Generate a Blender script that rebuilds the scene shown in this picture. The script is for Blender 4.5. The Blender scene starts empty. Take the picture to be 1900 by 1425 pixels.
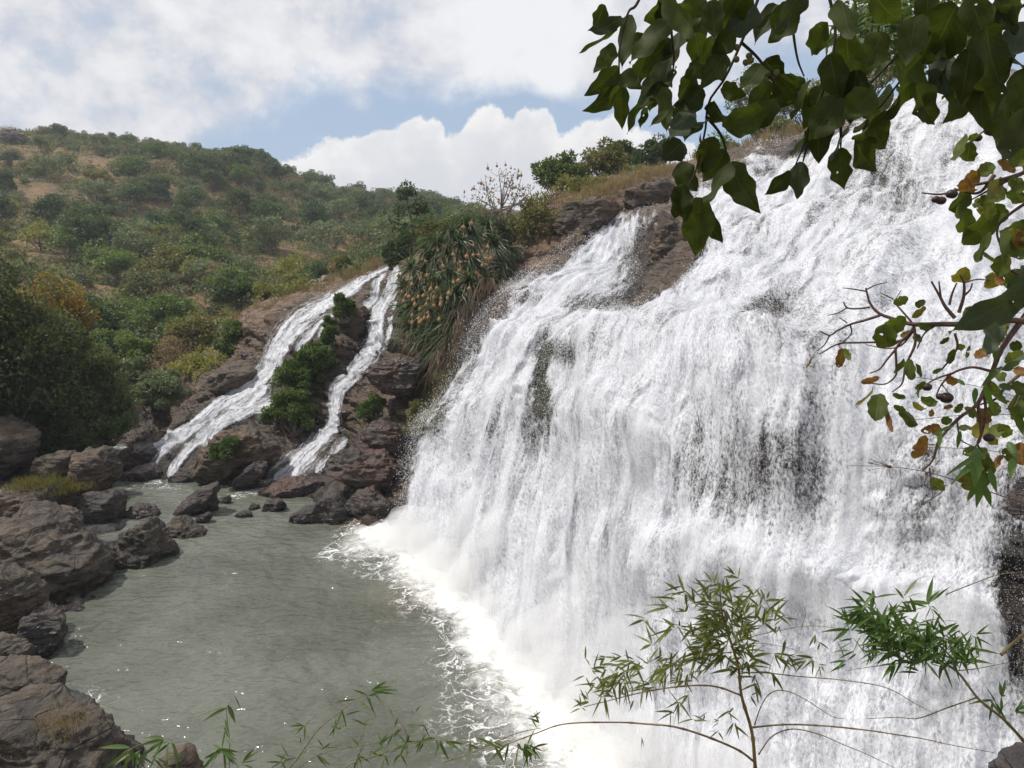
import bpy, math, random
import numpy as np
from mathutils import Vector, Matrix

# ------------------------------------------------------------------ camera, sky, sun, exposure
scene = bpy.context.scene
COL = scene.collection
F = 1435.0; CX, CY = 950.0, 712.5; PITCH = math.radians(8.0); CAMZ = 13.0
cam_data = bpy.data.cameras.new('camera'); cam = bpy.data.objects.new('camera', cam_data); COL.objects.link(cam)
cam_data.sensor_width = 36.0; cam_data.lens = F / 1900.0 * 36.0
cam_data.clip_start = 0.05; cam_data.clip_end = 8000
cam.location = (0, 0, CAMZ); cam.rotation_euler = (math.radians(90) - PITCH, 0, 0)
scene.camera = cam
SUN_DIR = Vector((-0.50, 0.02, 0.86)).normalized()
sun_data = bpy.data.lights.new('sun', 'SUN'); sun = bpy.data.objects.new('sun', sun_data); COL.objects.link(sun)
sun_data.energy = 4.0; sun_data.angle = math.radians(1.5); sun_data.color = (1.0, 0.95, 0.88)
sun.rotation_euler = SUN_DIR.to_track_quat('Z', 'Y').to_euler()
scene.view_settings.view_transform = 'Standard'; scene.view_settings.look = 'None'
scene.view_settings.exposure = 0.12; scene.view_settings.gamma = 1.0
scene.render.engine = 'CYCLES'
scene.cycles.max_bounces = 6; scene.cycles.diffuse_bounces = 3; scene.cycles.glossy_bounces = 2
scene.cycles.transmission_bounces = 4; scene.cycles.transparent_max_bounces = 24; scene.cycles.volume_bounces = 3
scene.cycles.use_denoising = True

HAZE = 0.00025
cp, sp = math.cos(PITCH), math.sin(PITCH)
def ray(px, py):
    a = (np.asarray(px, float) - CX) / F; b = (CY - np.asarray(py, float)) / F
    return np.stack([a + 0 * b, cp + b * sp, -sp + b * cp + 0 * a], -1)
def P(px, py, d=None, z=0.0):
    """photo pixel -> world point at forward distance d (metres), or on the level z when d is None"""
    r = ray(px, py)
    if d is None: k = (z - CAMZ) / r[2]
    else: k = d / r[1]
    return np.array([0, 0, CAMZ]) + r * k
def proj(V):
    x = V[..., 0]; y = V[..., 1]; z = V[..., 2] - CAMZ
    f = y * cp - z * sp; u = y * sp + z * cp
    f = np.maximum(f, 0.01)
    return CX + F * x / f, CY - F * u / f

# ------------------------------------------------------------------ node helpers
class NT:
    def __init__(s, tree): s.t = tree; s.n = tree.nodes; s.l = tree.links
    def new(s, typ, **kw):
        n = s.n.new(typ)
        for k, v in kw.items(): setattr(n, k, v)
        return n
    def set(s, sock, v):
        if isinstance(v, bpy.types.NodeSocket): s.l.new(v, sock)
        elif v is not None:
            if hasattr(sock.default_value, '__len__') and not hasattr(v, '__len__'): v = [v] * len(sock.default_value)
            if hasattr(sock.default_value, '__len__') and len(sock.default_value) == 4 and len(v) == 3: v = (*v, 1)
            sock.default_value = v
    def math(s, op, a, b=None, c=None, clamp=False):
        n = s.new('ShaderNodeMath', operation=op); n.use_clamp = clamp
        for i, v in enumerate((a, b, c)):
            if v is not None: s.set(n.inputs[i], v)
        return n.outputs[0]
    def vmath(s, op, a, b=None):
        n = s.new('ShaderNodeVectorMath', operation=op)
        s.set(n.inputs[0], a)
        if b is not None: s.set(n.inputs[1], b)
        return n.outputs[0]
    def noise(s, vec, scale, detail=4, rough=0.55, dist=0.0, dims='3D'):
        n = s.new('ShaderNodeTexNoise', noise_dimensions=dims)
        if vec is not None: s.set(n.inputs['Vector'], vec)
        s.set(n.inputs['Scale'], scale); s.set(n.inputs['Detail'], detail); s.set(n.inputs['Roughness'], rough); s.set(n.inputs['Distortion'], dist)
        return n.outputs[0]
    def vor(s, vec, scale, feature='F1', out='Distance', rnd=1.0):
        n = s.new('ShaderNodeTexVoronoi', feature=feature)
        s.set(n.inputs['Vector'], vec); s.set(n.inputs['Scale'], scale); s.set(n.inputs['Randomness'], rnd)
        return n.outputs[out]
    def ramp(s, fac, a, b, lo=0.0, hi=1.0, smooth=True):
        n = s.new('ShaderNodeMapRange', interpolation_type='SMOOTHSTEP' if smooth else 'LINEAR')
        s.set(n.inputs['Value'], fac); s.set(n.inputs['From Min'], a); s.set(n.inputs['From Max'], b)
        s.set(n.inputs['To Min'], lo); s.set(n.inputs['To Max'], hi)
        return n.outputs['Result']
    def mix(s, fac, a, b, blend='MIX'):
        n = s.new('ShaderNodeMix', data_type='RGBA', blend_type=blend)
        s.set(n.inputs[0], fac); s.set(n.inputs[6], a); s.set(n.inputs[7], b)
        return n.outputs[2]
    def mapping(s, vec, scale=(1, 1, 1), loc=(0, 0, 0)):
        n = s.new('ShaderNodeMapping'); s.set(n.inputs['Vector'], vec)
        n.inputs['Scale'].default_value = scale; n.inputs['Location'].default_value = loc
        return n.outputs[0]
    def attr(s, name, out='Fac'):
        return s.new('ShaderNodeAttribute', attribute_name=name).outputs[out]
    def bump(s, h, strength=0.5, dist=0.1):
        n = s.new('ShaderNodeBump'); s.set(n.inputs['Height'], h); s.set(n.inputs['Strength'], strength); s.set(n.inputs['Distance'], dist)
        return n.outputs[0]

def material(name):
    m = bpy.data.materials.new(name); m.use_nodes = True
    nt = NT(m.node_tree); nt.n.clear()
    out = nt.new('ShaderNodeOutputMaterial')
    return m, nt, out
def principled(nt, out, color, rough=0.8, spec=0.3, normal=None, alpha=None):
    b = nt.new('ShaderNodeBsdfPrincipled')
    nt.set(b.inputs['Base Color'], color); nt.set(b.inputs['Roughness'], rough); nt.set(b.inputs['Specular IOR Level'], spec)
    if normal is not None: nt.l.new(normal, b.inputs['Normal'])
    if alpha is not None: nt.set(b.inputs['Alpha'], alpha)
    nt.l.new(b.outputs[0], out.inputs['Surface'])
    return b

# ------------------------------------------------------------------ world: Nishita sky and a cloud deck with a cumulus bank
def sky_ae(px, py):
    r = ray(px, py); return math.degrees(math.atan2(r[0], r[1])), math.degrees(math.atan2(r[2], math.hypot(r[0], r[1])))
world = bpy.data.worlds.new('World'); scene.world = world; world.use_nodes = True
w = NT(world.node_tree); w.n.clear()
wout = w.new('ShaderNodeOutputWorld'); bg = w.new('ShaderNodeBackground')
sky = w.new('ShaderNodeTexSky', sky_type='NISHITA'); sky.sun_disc = False
sky.sun_elevation = math.asin(SUN_DIR.z); sky.sun_rotation = math.atan2(SUN_DIR.x, SUN_DIR.y)
sky.air_density = 1.0; sky.dust_density = 2.0
dirv = w.new('ShaderNodeTexCoord').outputs['Generated']
sep = w.new('ShaderNodeSeparateXYZ'); w.set(sep.inputs[0], dirv)
az = w.math('MULTIPLY', w.math('ARCTAN2', sep.outputs[0], sep.outputs[1]), 180 / math.pi)
el = w.math('MULTIPLY', w.math('ARCSINE', sep.outputs[2]), 180 / math.pi)
def curve_node(pts, lo_az=-60, hi_az=60, hi_el=50):
    n = w.new('ShaderNodeFloatCurve'); c = n.mapping.curves[0]
    pp = sorted([((a - lo_az) / (hi_az - lo_az), max(0, e) / hi_el) for a, e in pts])
    pp = [(0.0, pp[0][1])] + pp + [(1.0, pp[-1][1])]
    while len(c.points) < len(pp): c.points.new(0.5, 0.5)
    for q, (x, y) in zip(c.points, pp): q.location = (x, y)
    for q in c.points: q.handle_type = 'AUTO_CLAMPED'
    n.mapping.update()
    w.set(n.inputs['Value'], w.ramp(az, lo_az, hi_az, 0, 1, smooth=False))
    return w.math('MULTIPLY', n.outputs[0], hi_el)
cum = [(470, 400), (500, 306), (545, 282), (590, 266), (640, 252), (690, 246), (735, 238), (760, 218), (785, 208), (815, 216), (835, 250), (862, 220), (890, 188), (912, 180), (930, 205),
       (948, 226), (965, 208), (1000, 203), (1022, 214), (1036, 240), (1075, 232), (1110, 222), (1140, 214), (1170, 225), (1240, 250), (1400, 300), (1700, 330)]
deck = [(-400, 330), (0, 420), (250, 400), (320, 300), (360, 282), (420, 268), (470, 240), (520, 205), (560, 190), (610, 178), (640, 196), (672, 216), (700, 200), (750, 188), (800, 186), (850, 180), (960, 168), (1030, 200), (1100, 215), (1200, 205), (1500, 150), (1900, 100)]
Tc = curve_node([sky_ae(*p) for p in cum]); Td = curve_node([sky_ae(*p) for p in deck])
n1 = w.noise(dirv, 26, 7, 0.55); n2 = w.noise(w.mapping(dirv, (1, 1, 1.6)), 7, 8, 0.58, 0.3); n3 = w.noise(w.mapping(dirv, (1, 1, 1.8), (3, 1, 2)), 3.2, 7, 0.55, 0.2)
n1b = w.noise(dirv, 75, 6, 0.6)
n1c = w.math('ADD', w.math('MULTIPLY', w.math('SUBTRACT', n1, 0.5), 3.0), w.math('MULTIPLY', w.math('SUBTRACT', n1b, 0.5), 1.3))
dc = w.math('SUBTRACT', w.math('ADD', Tc, n1c), el)
mc = w.ramp(dc, -0.12, 0.42)
dd = w.math('ADD', w.math('SUBTRACT', el, w.math('SUBTRACT', Td, 0.5)), w.math('ADD', w.math('MULTIPLY', w.math('SUBTRACT', n2, 0.5), 9.0), w.math('MULTIPLY', n1c, 0.55)))
md = w.ramp(dd, -0.6, 2.6)
# thin places in the deck
thin = w.ramp(w.math('ADD', w.math('MULTIPLY', n3, 0.55), w.math('ADD', w.math('MULTIPLY', n2, 0.27), w.math('MULTIPLY', n1, 0.18))), 0.39, 0.50, 0.25, 1.0)
md = w.math('MULTIPLY', md, thin)
skyc = w.mix(1.0, sky.outputs[0], (0.105, 0.105, 0.105), 'MULTIPLY')
skyc = w.mix(0.66, skyc, (0.41, 0.53, 0.71))
deckc = w.mix(w.ramp(w.math('ADD', w.math('MULTIPLY', n3, 0.45), w.math('ADD', w.math('MULTIPLY', n2, 0.33), w.math('MULTIPLY', n1, 0.22))), 0.41, 0.59), (0.60, 0.612, 0.66), (0.83, 0.835, 0.855))
rim = w.ramp(w.math('SUBTRACT', dc, w.math('MULTIPLY', w.math('SUBTRACT', n2, 0.5), 4.0)), 0.0, 4.2)
cumc = w.mix(rim, (0.88, 0.87, 0.86), (0.65, 0.66, 0.695))
cumc = w.mix(w.ramp(w.math('ADD', w.math('MULTIPLY', n1, 0.6), w.math('MULTIPLY', n2, 0.4)), 0.42, 0.60, 0.0, 0.6), cumc, (0.66, 0.675, 0.72))
c1 = w.mix(md, skyc, deckc); c2 = w.mix(mc, c1, cumc)
w.set(bg.inputs['Color'], c2); bg.inputs['Strength'].default_value = 1.0
w.l.new(bg.outputs[0], wout.inputs['Surface'])

# ------------------------------------------------------------------ numpy noise, mesh builders
rs = np.random.RandomState(7)
_perm = np.concatenate([rs.permutation(256)] * 2)
_grad = rs.normal(size=(256, 3)); _grad /= np.linalg.norm(_grad, axis=1)[:, None]
def perlin(p):
    p = np.asarray(p, float); i = np.floor(p).astype(int); f = p - i; i = i & 255
    u = f * f * f * (f * (f * 6 - 15) + 10); r = 0
    for dx in (0, 1):
        for dy in (0, 1):
            for dz in (0, 1):
                h = _perm[_perm[_perm[(i[..., 0] + dx) & 255] + ((i[..., 1] + dy) & 255)] + ((i[..., 2] + dz) & 255)]
                g = _grad[h]
                d = (g * (f - np.array([dx, dy, dz]))).sum(-1)
                wgt = (u[..., 0] if dx else 1 - u[..., 0]) * (u[..., 1] if dy else 1 - u[..., 1]) * (u[..., 2] if dz else 1 - u[..., 2])
                r = r + d * wgt
    return r * 1.6
def fbm(p, oct=4, lac=2.03, gain=0.5):
    p = np.asarray(p, float); r = 0; a = 1.0; o = 0.0
    for k in range(oct):
        r = r + a * perlin(p + o); p = p * lac; a *= gain; o += 17.3
    return r
def hsh(*k):
    v = np.zeros_like(np.asarray(k[0], float))
    for j, a in enumerate(k): v = v + np.asarray(a, float) * (12.9898 + 65.233 * j)
    s = np.sin(v) * 43758.5453
    return s - np.floor(s)
def sstep(a, b, x):
    t = np.clip((x - a) / (b - a + 1e-12), 0, 1); return t * t * (3 - 2 * t)
def norm(v): return v / np.maximum(np.linalg.norm(v, axis=-1, keepdims=True), 1e-9)

class MB:
    """collects numpy pieces and links them as ONE mesh object"""
    def __init__(s): s.V = []; s.Fs = []; s.n = 0; s.uv = []; s.at = {}
    def add(s, V, Fc, mat=0, smooth=True, uv=None):
        V = np.asarray(V, float).reshape(-1, 3); Fc = np.asarray(Fc, int)
        s.V.append(V); s.Fs.append((Fc + s.n, mat, smooth)); s.n += len(V)
        s.uv.append(np.zeros((len(V), 2)) if uv is None else np.asarray(uv, float))
    def mesh(s, name, mats, attrs=None, uv=False):
        V = np.concatenate(s.V); me = bpy.data.meshes.new(name)
        me.vertices.add(len(V)); me.vertices.foreach_set('co', V.astype(np.float32).ravel())
        li = np.concatenate([f.ravel() for f, m, sm in s.Fs]); tot = np.concatenate([np.full(len(f), f.shape[1]) for f, m, sm in s.Fs])
        mi = np.concatenate([np.full(len(f), m) for f, m, sm in s.Fs]); sm = np.concatenate([np.full(len(f), q) for f, m, q in s.Fs])
        me.loops.add(len(li)); me.loops.foreach_set('vertex_index', li.astype(np.int32))
        me.polygons.add(len(tot)); st = np.concatenate([[0], np.cumsum(tot)[:-1]])
        me.polygons.foreach_set('loop_start', st.astype(np.int32)); me.polygons.foreach_set('loop_total', tot.astype(np.int32))
        me.polygons.foreach_set('material_index', mi.astype(np.int32)); me.polygons.foreach_set('use_smooth', sm.astype(bool))
        if uv:
            u = np.concatenate(s.uv)[li]; l = me.uv_layers.new(name='UVMap'); l.data.foreach_set('uv', u.astype(np.float32).ravel())
        for k, a in (attrs or {}).items():
            at = me.attributes.new(k, 'FLOAT', 'POINT'); at.data.foreach_set('value', np.asarray(a, np.float32).ravel())
        for m in (mats if isinstance(mats, (list, tuple)) else [mats]): me.materials.append(m)
        me.update(calc_edges=True); me.validate()
        return me
    def build(s, name, mats, parent=None, attrs=None, uv=False, origin=None):
        if origin is not None:
            for i in range(len(s.V)): s.V[i] = s.V[i] - np.asarray(origin)
        o = bpy.data.objects.new(name, s.mesh(name, mats, attrs, uv)); COL.objects.link(o)
        if parent is not None: o.parent = parent
        elif origin is not None: o.location = origin
        return o
def tag(o, label=None, cat=None, group=None, kind=None):
    if label: o['label'] = label
    if cat: o['category'] = cat
    if group: o['group'] = group
    if kind: o['kind'] = kind
    return o
def empty(name, loc, label, cat, group=None):
    o = bpy.data.objects.new(name, None); COL.objects.link(o); o.location = tuple(loc); o.empty_display_size = 0.3
    return tag(o, label, cat, group)
def grid_faces(nu, nv):
    i = np.arange(nu * nv).reshape(nu, nv)
    return np.stack([i[:-1, :-1], i[1:, :-1], i[1:, 1:], i[:-1, 1:]], -1).reshape(-1, 4)
def tube(pts, rad, sides=6):
    pts = np.asarray(pts, float); n = len(pts); rad = np.broadcast_to(np.asarray(rad, float), (n,)) if np.ndim(rad) else np.full(n, float(rad))
    t = norm(np.gradient(pts, axis=0)); ref = np.array([0.31, 0.2, 0.93]) if abs(t[0, 2]) < 0.9 else np.array([1.0, 0.1, 0])
    a = norm(np.cross(t, ref)); b = np.cross(t, a); th = np.arange(sides) * 2 * math.pi / sides
    V = pts[:, None] + rad[:, None, None] * (np.cos(th)[None, :, None] * a[:, None] + np.sin(th)[None, :, None] * b[:, None])
    i = np.arange(n * sides).reshape(n, sides); j = np.roll(i, -1, 1)
    return V.reshape(-1, 3), np.stack([i[:-1], j[:-1], j[1:], i[1:]], -1).reshape(-1, 4)
def spline(pts, n):
    """Catmull-Rom through pts, n samples, uniform in index"""
    pts = np.asarray(pts, float); q = np.concatenate([[2 * pts[0] - pts[1]], pts, [2 * pts[-1] - pts[-2]]])
    t = np.linspace(0, len(pts) - 1, n); k = np.minimum(t.astype(int), len(pts) - 2); f = (t - k)[:, None]
    f = f.reshape((-1,) + (1,) * (pts.ndim - 1))
    p0, p1, p2, p3 = q[k], q[k + 1], q[k + 2], q[k + 3]
    return 0.5 * (2 * p1 + (p2 - p0) * f + (2 * p0 - 5 * p1 + 4 * p2 - p3) * f ** 2 + (3 * p1 - p0 - 3 * p2 + p3) * f ** 3)
def surf(cols, nu, nv):
    g = np.asarray(cols, float)                         # (columns, rows, 3)
    a = spline(g, nu)                                   # along columns
    return spline(np.swapaxes(a, 0, 1), nv).swapaxes(0, 1)
def normals(S):
    return norm(np.cross(np.gradient(S, axis=0), np.gradient(S, axis=1)))
def blur(a, n):
    k = np.ones(2 * n + 1) / (2 * n + 1)
    for ax in (0, 1):
        p = np.pad(a, [(n, n) if i == ax else (0, 0) for i in range(a.ndim)], mode='edge')
        a = np.apply_along_axis(lambda v: np.convolve(v, k, 'valid'), ax, p)
    return a
def in_poly(px, py, poly):
    x = np.asarray(px); y = np.asarray(py); c = np.zeros(x.shape, bool); n = len(poly)
    for i in range(n):
        (x1, y1), (x2, y2) = poly[i], poly[(i + 1) % n]
        if y1 == y2: continue
        k = ((y1 > y) != (y2 > y)) & (x < (x2 - x1) * (y - y1) / (y2 - y1) + x1); c ^= k
    return c
def seg_dist(x, y, pts, closed=False):
    """distance to a polyline, arc length at the nearest point, signed side"""
    best = np.full(np.shape(x), 1e9); arc = np.zeros(np.shape(x)); side = np.zeros(np.shape(x)); acc = 0; wv = np.zeros(np.shape(x))
    n = len(pts)
    for i in range(n if closed else n - 1):
        a = np.array(pts[i][:2], float); b = np.array(pts[(i + 1) % n][:2], float); L = np.linalg.norm(b - a)
        t = np.clip(((x - a[0]) * (b[0] - a[0]) + (y - a[1]) * (b[1] - a[1])) / L ** 2, 0, 1)
        qx = a[0] + t * (b[0] - a[0]); qy = a[1] + t * (b[1] - a[1]); d = np.hypot(x - qx, y - qy)
        m = d < best; best = np.where(m, d, best); arc = np.where(m, acc + t * L, arc)
        cr = (b[0] - a[0]) * (y - a[1]) - (b[1] - a[1]) * (x - a[0]); side = np.where(m, np.sign(cr) * d, side)
        if len(pts[i]) > 2: wv = np.where(m, pts[i][2] + t * (pts[(i + 1) % n][2] - pts[i][2]), wv)
        acc += L
    return best, arc, side, wv

# ------------------------------------------------------------------ materials
def mat_rock(name, dark, mid, warm, warm_amt=0.35, rough=(0.45, 0.8), bump=0.9, layer=2.2, use_attr=False):
    m, n, out = material(name)
    pos = n.new('ShaderNodeNewGeometry').outputs['Position']
    nb = n.noise(pos, 0.35, 6, 0.6); nm = n.noise(pos, 1.7, 7, 0.62); nf = n.noise(pos, 9, 6, 0.65)
    lay = n.noise(n.mapping(pos, (0.5, 0.5, 3.4)), layer, 6, 0.6, 0.4)
    crack = n.ramp(n.vor(n.mapping(pos, (0.7, 0.7, 1.6)), 0.9, 'DISTANCE_TO_EDGE'), 0.0, 0.035)
    c = n.mix(n.ramp(n.math('ADD', n.math('MULTIPLY', nm, 0.6), n.math('MULTIPLY', lay, 0.4)), 0.38, 0.64), dark, mid)
    wf = n.ramp(n.math('ADD', nb, n.math('MULTIPLY', n.math('SUBTRACT', lay, 0.5), 0.5)), 0.46, 0.66, 0, warm_amt)
    if use_attr: wf = n.math('MULTIPLY', n.ramp(nb, 0.3, 0.6, 0.35, 1.0), n.attr('warm'))
    c = n.mix(wf, c, warm)
    c = n.mix(n.ramp(nf, 0.35, 0.7, 0.0, 0.5), c, (mid[0] * 0.45, mid[1] * 0.45, mid[2] * 0.45))
    lich = n.ramp(n.noise(pos, 4.5, 5, 0.7), 0.64, 0.72, 0, 0.35)
    c = n.mix(lich, c, (mid[0] * 1.7 + 0.02, mid[1] * 1.75 + 0.02, mid[2] * 1.75 + 0.02))
    if use_attr: c = n.mix(n.math('MULTIPLY', n.attr('moss'), n.ramp(nm, 0.3, 0.55)), c, (0.075, 0.085, 0.018))
    spz = n.new('ShaderNodeSeparateXYZ'); n.set(spz.inputs[0], pos)
    wetb = n.ramp(n.math('ADD', spz.outputs[2], n.math('MULTIPLY', nm, 0.5)), 0.85, 0.35, 0, 1)
    c = n.mix(n.math('MULTIPLY', wetb, 0.62), c, (0.016, 0.014, 0.013))
    if use_attr:
        wetb = n.math('MAXIMUM', wetb, n.attr('wet')); c = n.mix(n.math('MULTIPLY', n.attr('wet'), 0.58), c, (0.014, 0.013, 0.013))
    h = n.math('ADD', n.math('ADD', n.math('MULTIPLY', lay, 1.3), n.math('MULTIPLY', nm, 0.9)), n.math('ADD', n.math('MULTIPLY', nf, 0.35), n.math('MULTIPLY', crack, 0.25)))
    r = n.math('SUBTRACT', n.ramp(nm, 0.35, 0.65, rough[0], rough[1]), n.math('MULTIPLY', wetb, 0.25))
    principled(n, out, c, r, 0.35, n.bump(h, bump, 0.22))
    return m
M_cliff = mat_rock('cliff_rock', (0.032, 0.027, 0.023), (0.100, 0.078, 0.058), (0.235, 0.140, 0.078), use_attr=True, rough=(0.3, 0.65))
M_boulder = mat_rock('boulder_rock', (0.038, 0.034, 0.029), (0.106, 0.089, 0.071), (0.165, 0.116, 0.080), 0.55, (0.6, 0.85), 1.0, 1.2)
M_wet = mat_rock('wet_rock', (0.030, 0.026, 0.026), (0.075, 0.062, 0.058), (0.120, 0.075, 0.052), 0.3, (0.28, 0.6), 0.9, 1.6)
M_brown = mat_rock('brown_rock', (0.042, 0.034, 0.027), (0.110, 0.083, 0.060), (0.200, 0.128, 0.078), 0.6, (0.5, 0.8), 0.9, 1.5)
M_red = mat_rock('red_slab_rock', (0.034, 0.028, 0.026), (0.086, 0.066, 0.058), (0.120, 0.064, 0.046), 0.8, (0.22, 0.55), 0.8, 1.4)

def mat_water_fall(name='falling_water', gain=1.0, sg=1.0, amp=1.0, la=0.8, fa=1.55):
    m, n, out = material(name)
    uv = n.new('ShaderNodeUVMap', uv_map='UVMap').outputs[0]
    d = n.attr('dens')
    wn = n.new('ShaderNodeTexNoise'); n.set(wn.inputs['Vector'], uv); wn.inputs['Scale'].default_value = 0.7; wn.inputs['Detail'].default_value = 3
    uvw = n.vmath('ADD', uv, n.vmath('MULTIPLY', n.vmath('SUBTRACT', wn.outputs['Color'], (0.5, 0.5, 0.5)), (0.8, 0.8, 0)))
    streak = n.noise(n.mapping(uvw, (1.0, 0.06, 1)), 0.62 * sg, 4, 0.55)
    mid = n.noise(n.mapping(uvw, (1.0, 0.16, 1)), 3.0 * (sg ** 0.6), 5, 0.62, 0.2)
    lump = n.noise(n.mapping(uvw, (1.0, 0.6, 1)), 2.4, 5, 0.6, 0.4)
    fine = n.noise(n.mapping(uv, (1.0, 0.5, 1)), 15 * gain, 3, 0.7, 0.6)
    dense = n.math('ADD', n.math('MULTIPLY', d, 1.15), n.math('ADD', n.math('MULTIPLY', n.math('SUBTRACT', streak, 0.5), 2.4 * amp), n.math('ADD', n.math('MULTIPLY', n.math('SUBTRACT', mid, 0.5), 1.3 * amp), n.math('MULTIPLY', n.math('SUBTRACT', lump, 0.5), la))))
    a = n.ramp(n.math('ADD', n.math('SUBTRACT', dense, 0.45), n.math('MULTIPLY', n.math('SUBTRACT', fine, 0.5), fa)), -0.46, 0.46)
    a = n.math('MULTIPLY', a, n.ramp(d, 0.0, 0.10))
    h = n.math('ADD', n.math('MULTIPLY', mid, 0.7), n.math('ADD', n.math('MULTIPLY', fine, 0.30), n.math('MULTIPLY', lump, 0.6)))
    col = n.mix(n.ramp(fine, 0.3, 0.6), (0.53, 0.55, 0.61), (0.70, 0.71, 0.74))
    b = n.new('ShaderNodeBsdfPrincipled'); n.set(b.inputs['Base Color'], col); b.inputs['Roughness'].default_value = 0.55
    b.inputs['Specular IOR Level'].default_value = 0.25
    n.l.new(n.bump(h, 0.42, 0.20), b.inputs['Normal'])
    tl = n.new('ShaderNodeBsdfTranslucent'); tl.inputs['Color'].default_value = (0.72, 0.74, 0.79, 1)
    mx = n.new('ShaderNodeMixShader'); mx.inputs[0].default_value = 0.22
    n.l.new(b.outputs[0], mx.inputs[1]); n.l.new(tl.outputs[0], mx.inputs[2])
    tr = n.new('ShaderNodeBsdfTransparent'); m2 = n.new('ShaderNodeMixShader')
    n.set(m2.inputs[0], a); n.l.new(tr.outputs[0], m2.inputs[1]); n.l.new(mx.outputs[0], m2.inputs[2])
    n.l.new(m2.outputs[0], out.inputs['Surface'])
    return m
M_fall = mat_water_fall(); M_casc = mat_water_fall('cascade_water', 0.8, 6.5, 0.85, 0.3, 0.7)
def mat_simple(name, col, rough=0.8, spec=0.3, trans=None, noise_scale=None, col2=None, rnd=None):
    m, n, out = material(name)
    c = n.mix(0.0, col, col)
    if noise_scale:
        pos = n.new('ShaderNodeNewGeometry').outputs['Position']
        c = n.mix(n.ramp(n.noise(pos, noise_scale, 4, 0.6), 0.35, 0.65), col, col2)
    if rnd:
        oi = n.new('ShaderNodeObjectInfo').outputs['Random']
        c = n.mix(n.math('MULTIPLY', oi, rnd[0]), c, rnd[1])
    b = principled(n, out, c, rough, spec)
    if trans:
        tl = n.new('ShaderNodeBsdfTranslucent'); n.set(tl.inputs['Color'], n.mix(0.5, c, trans[1]))
        mx = n.new('ShaderNodeMixShader'); mx.inputs[0].default_value = trans[0]
        n.l.new(b.outputs[0], mx.inputs[1]); n.l.new(tl.outputs[0], mx.inputs[2]); n.l.new(mx.outputs[0], out.inputs['Surface'])
    return m
M_drop = mat_simple('water_drops', (0.80, 0.81, 0.84), 0.4, 0.3)

def mat_pool():
    m, n, out = material('pool_water')
    pos = n.new('ShaderNodeNewGeometry').outputs['Position']
    foam = n.attr('foam')
    wn = n.new('ShaderNodeTexNoise'); n.set(wn.inputs['Vector'], pos); wn.inputs['Scale'].default_value = 0.8; wn.inputs['Detail'].default_value = 4
    pw = n.vmath('ADD', pos, n.vmath('MULTIPLY', n.vmath('SUBTRACT', wn.outputs['Color'], (0.5, 0.5, 0.5)), (3.2, 3.2, 0)))
    lace = n.math('MINIMUM', n.vor(pw, 1.3, 'DISTANCE_TO_EDGE'), n.math('MULTIPLY', n.vor(pw, 3.1, 'DISTANCE_TO_EDGE'), 1.7))
    fn = n.noise(pos, 2.2, 7, 0.7, 0.6)
    solid = n.ramp(n.math('ADD', foam, n.math('MULTIPLY', n.math('SUBTRACT', fn, 0.5), 0.9)), 0.50, 1.00)
    lacy = n.math('MULTIPLY', n.ramp(lace, 0.07, 0.0), n.ramp(n.math('ADD', foam, n.math('MULTIPLY', n.math('SUBTRACT', fn, 0.5), 1.0)), 0.18, 0.55))
    f = n.math('MAXIMUM', solid, lacy)
    fleck = n.math('MULTIPLY', n.ramp(n.noise(n.mapping(pos, (1, 1, 1), (5, 3, 0)), 5.0, 6, 0.75, 0.8), 0.70, 0.76), n.ramp(n.noise(pos, 0.3, 3, 0.5), 0.52, 0.7, 0, 0.8))
    f = n.math('MAXIMUM', f, fleck)
    c = n.mix(n.ramp(n.noise(pos, 0.16, 4, 0.5), 0.35, 0.65), (0.080, 0.085, 0.067), (0.126, 0.134, 0.110))
    c = n.mix(n.math('MULTIPLY', n.attr('silt'), 0.8), c, (0.150, 0.095, 0.055))
    c = n.mix(f, c, (0.72, 0.72, 0.70))
    r1 = n.noise(n.mapping(pos, (1.0, 1.7, 1)), 1.7, 2, 0.45, 0.1); r2 = n.noise(n.mapping(pos, (1, 1.7, 1), (4, 7, 0)), 5.0, 2, 0.5, 0.1)
    h = n.math('ADD', n.math('MULTIPLY', r1, 1.0), n.math('ADD', n.math('MULTIPLY', r2, 0.22), n.math('MULTIPLY', f, 0.25)))
    b = principled(n, out, c, n.math('ADD', n.math('MULTIPLY', f, 0.45), 0.09), 0.28, n.bump(h, 1.0, 0.15))
    b.inputs['IOR'].default_value = 1.40
    return m
M_pool = mat_pool()
def mat_ground():
    m, n, out = material('dry_hill_ground')
    pos = n.new('ShaderNodeNewGeometry').outputs['Position']
    a = n.noise(pos, 0.09, 6, 0.62); b = n.noise(pos, 0.7, 5, 0.65); r = n.noise(n.mapping(pos, (1, 1, 2)), 0.22, 6, 0.65)
    c = n.mix(n.ramp(a, 0.4, 0.6), (0.215, 0.138, 0.080), (0.150, 0.112, 0.060))
    c = n.mix(n.ramp(b, 0.42, 0.66, 0, 0.75), c, (0.075, 0.070, 0.034))
    c = n.mix(n.ramp(r, 0.56, 0.64, 0, 0.85), c, (0.125, 0.105, 0.092))
    principled(n, out, c, 0.95, 0.1, n.bump(n.math('ADD', b, r), 0.8, 0.6))
    return m
M_ground = mat_ground()

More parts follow.
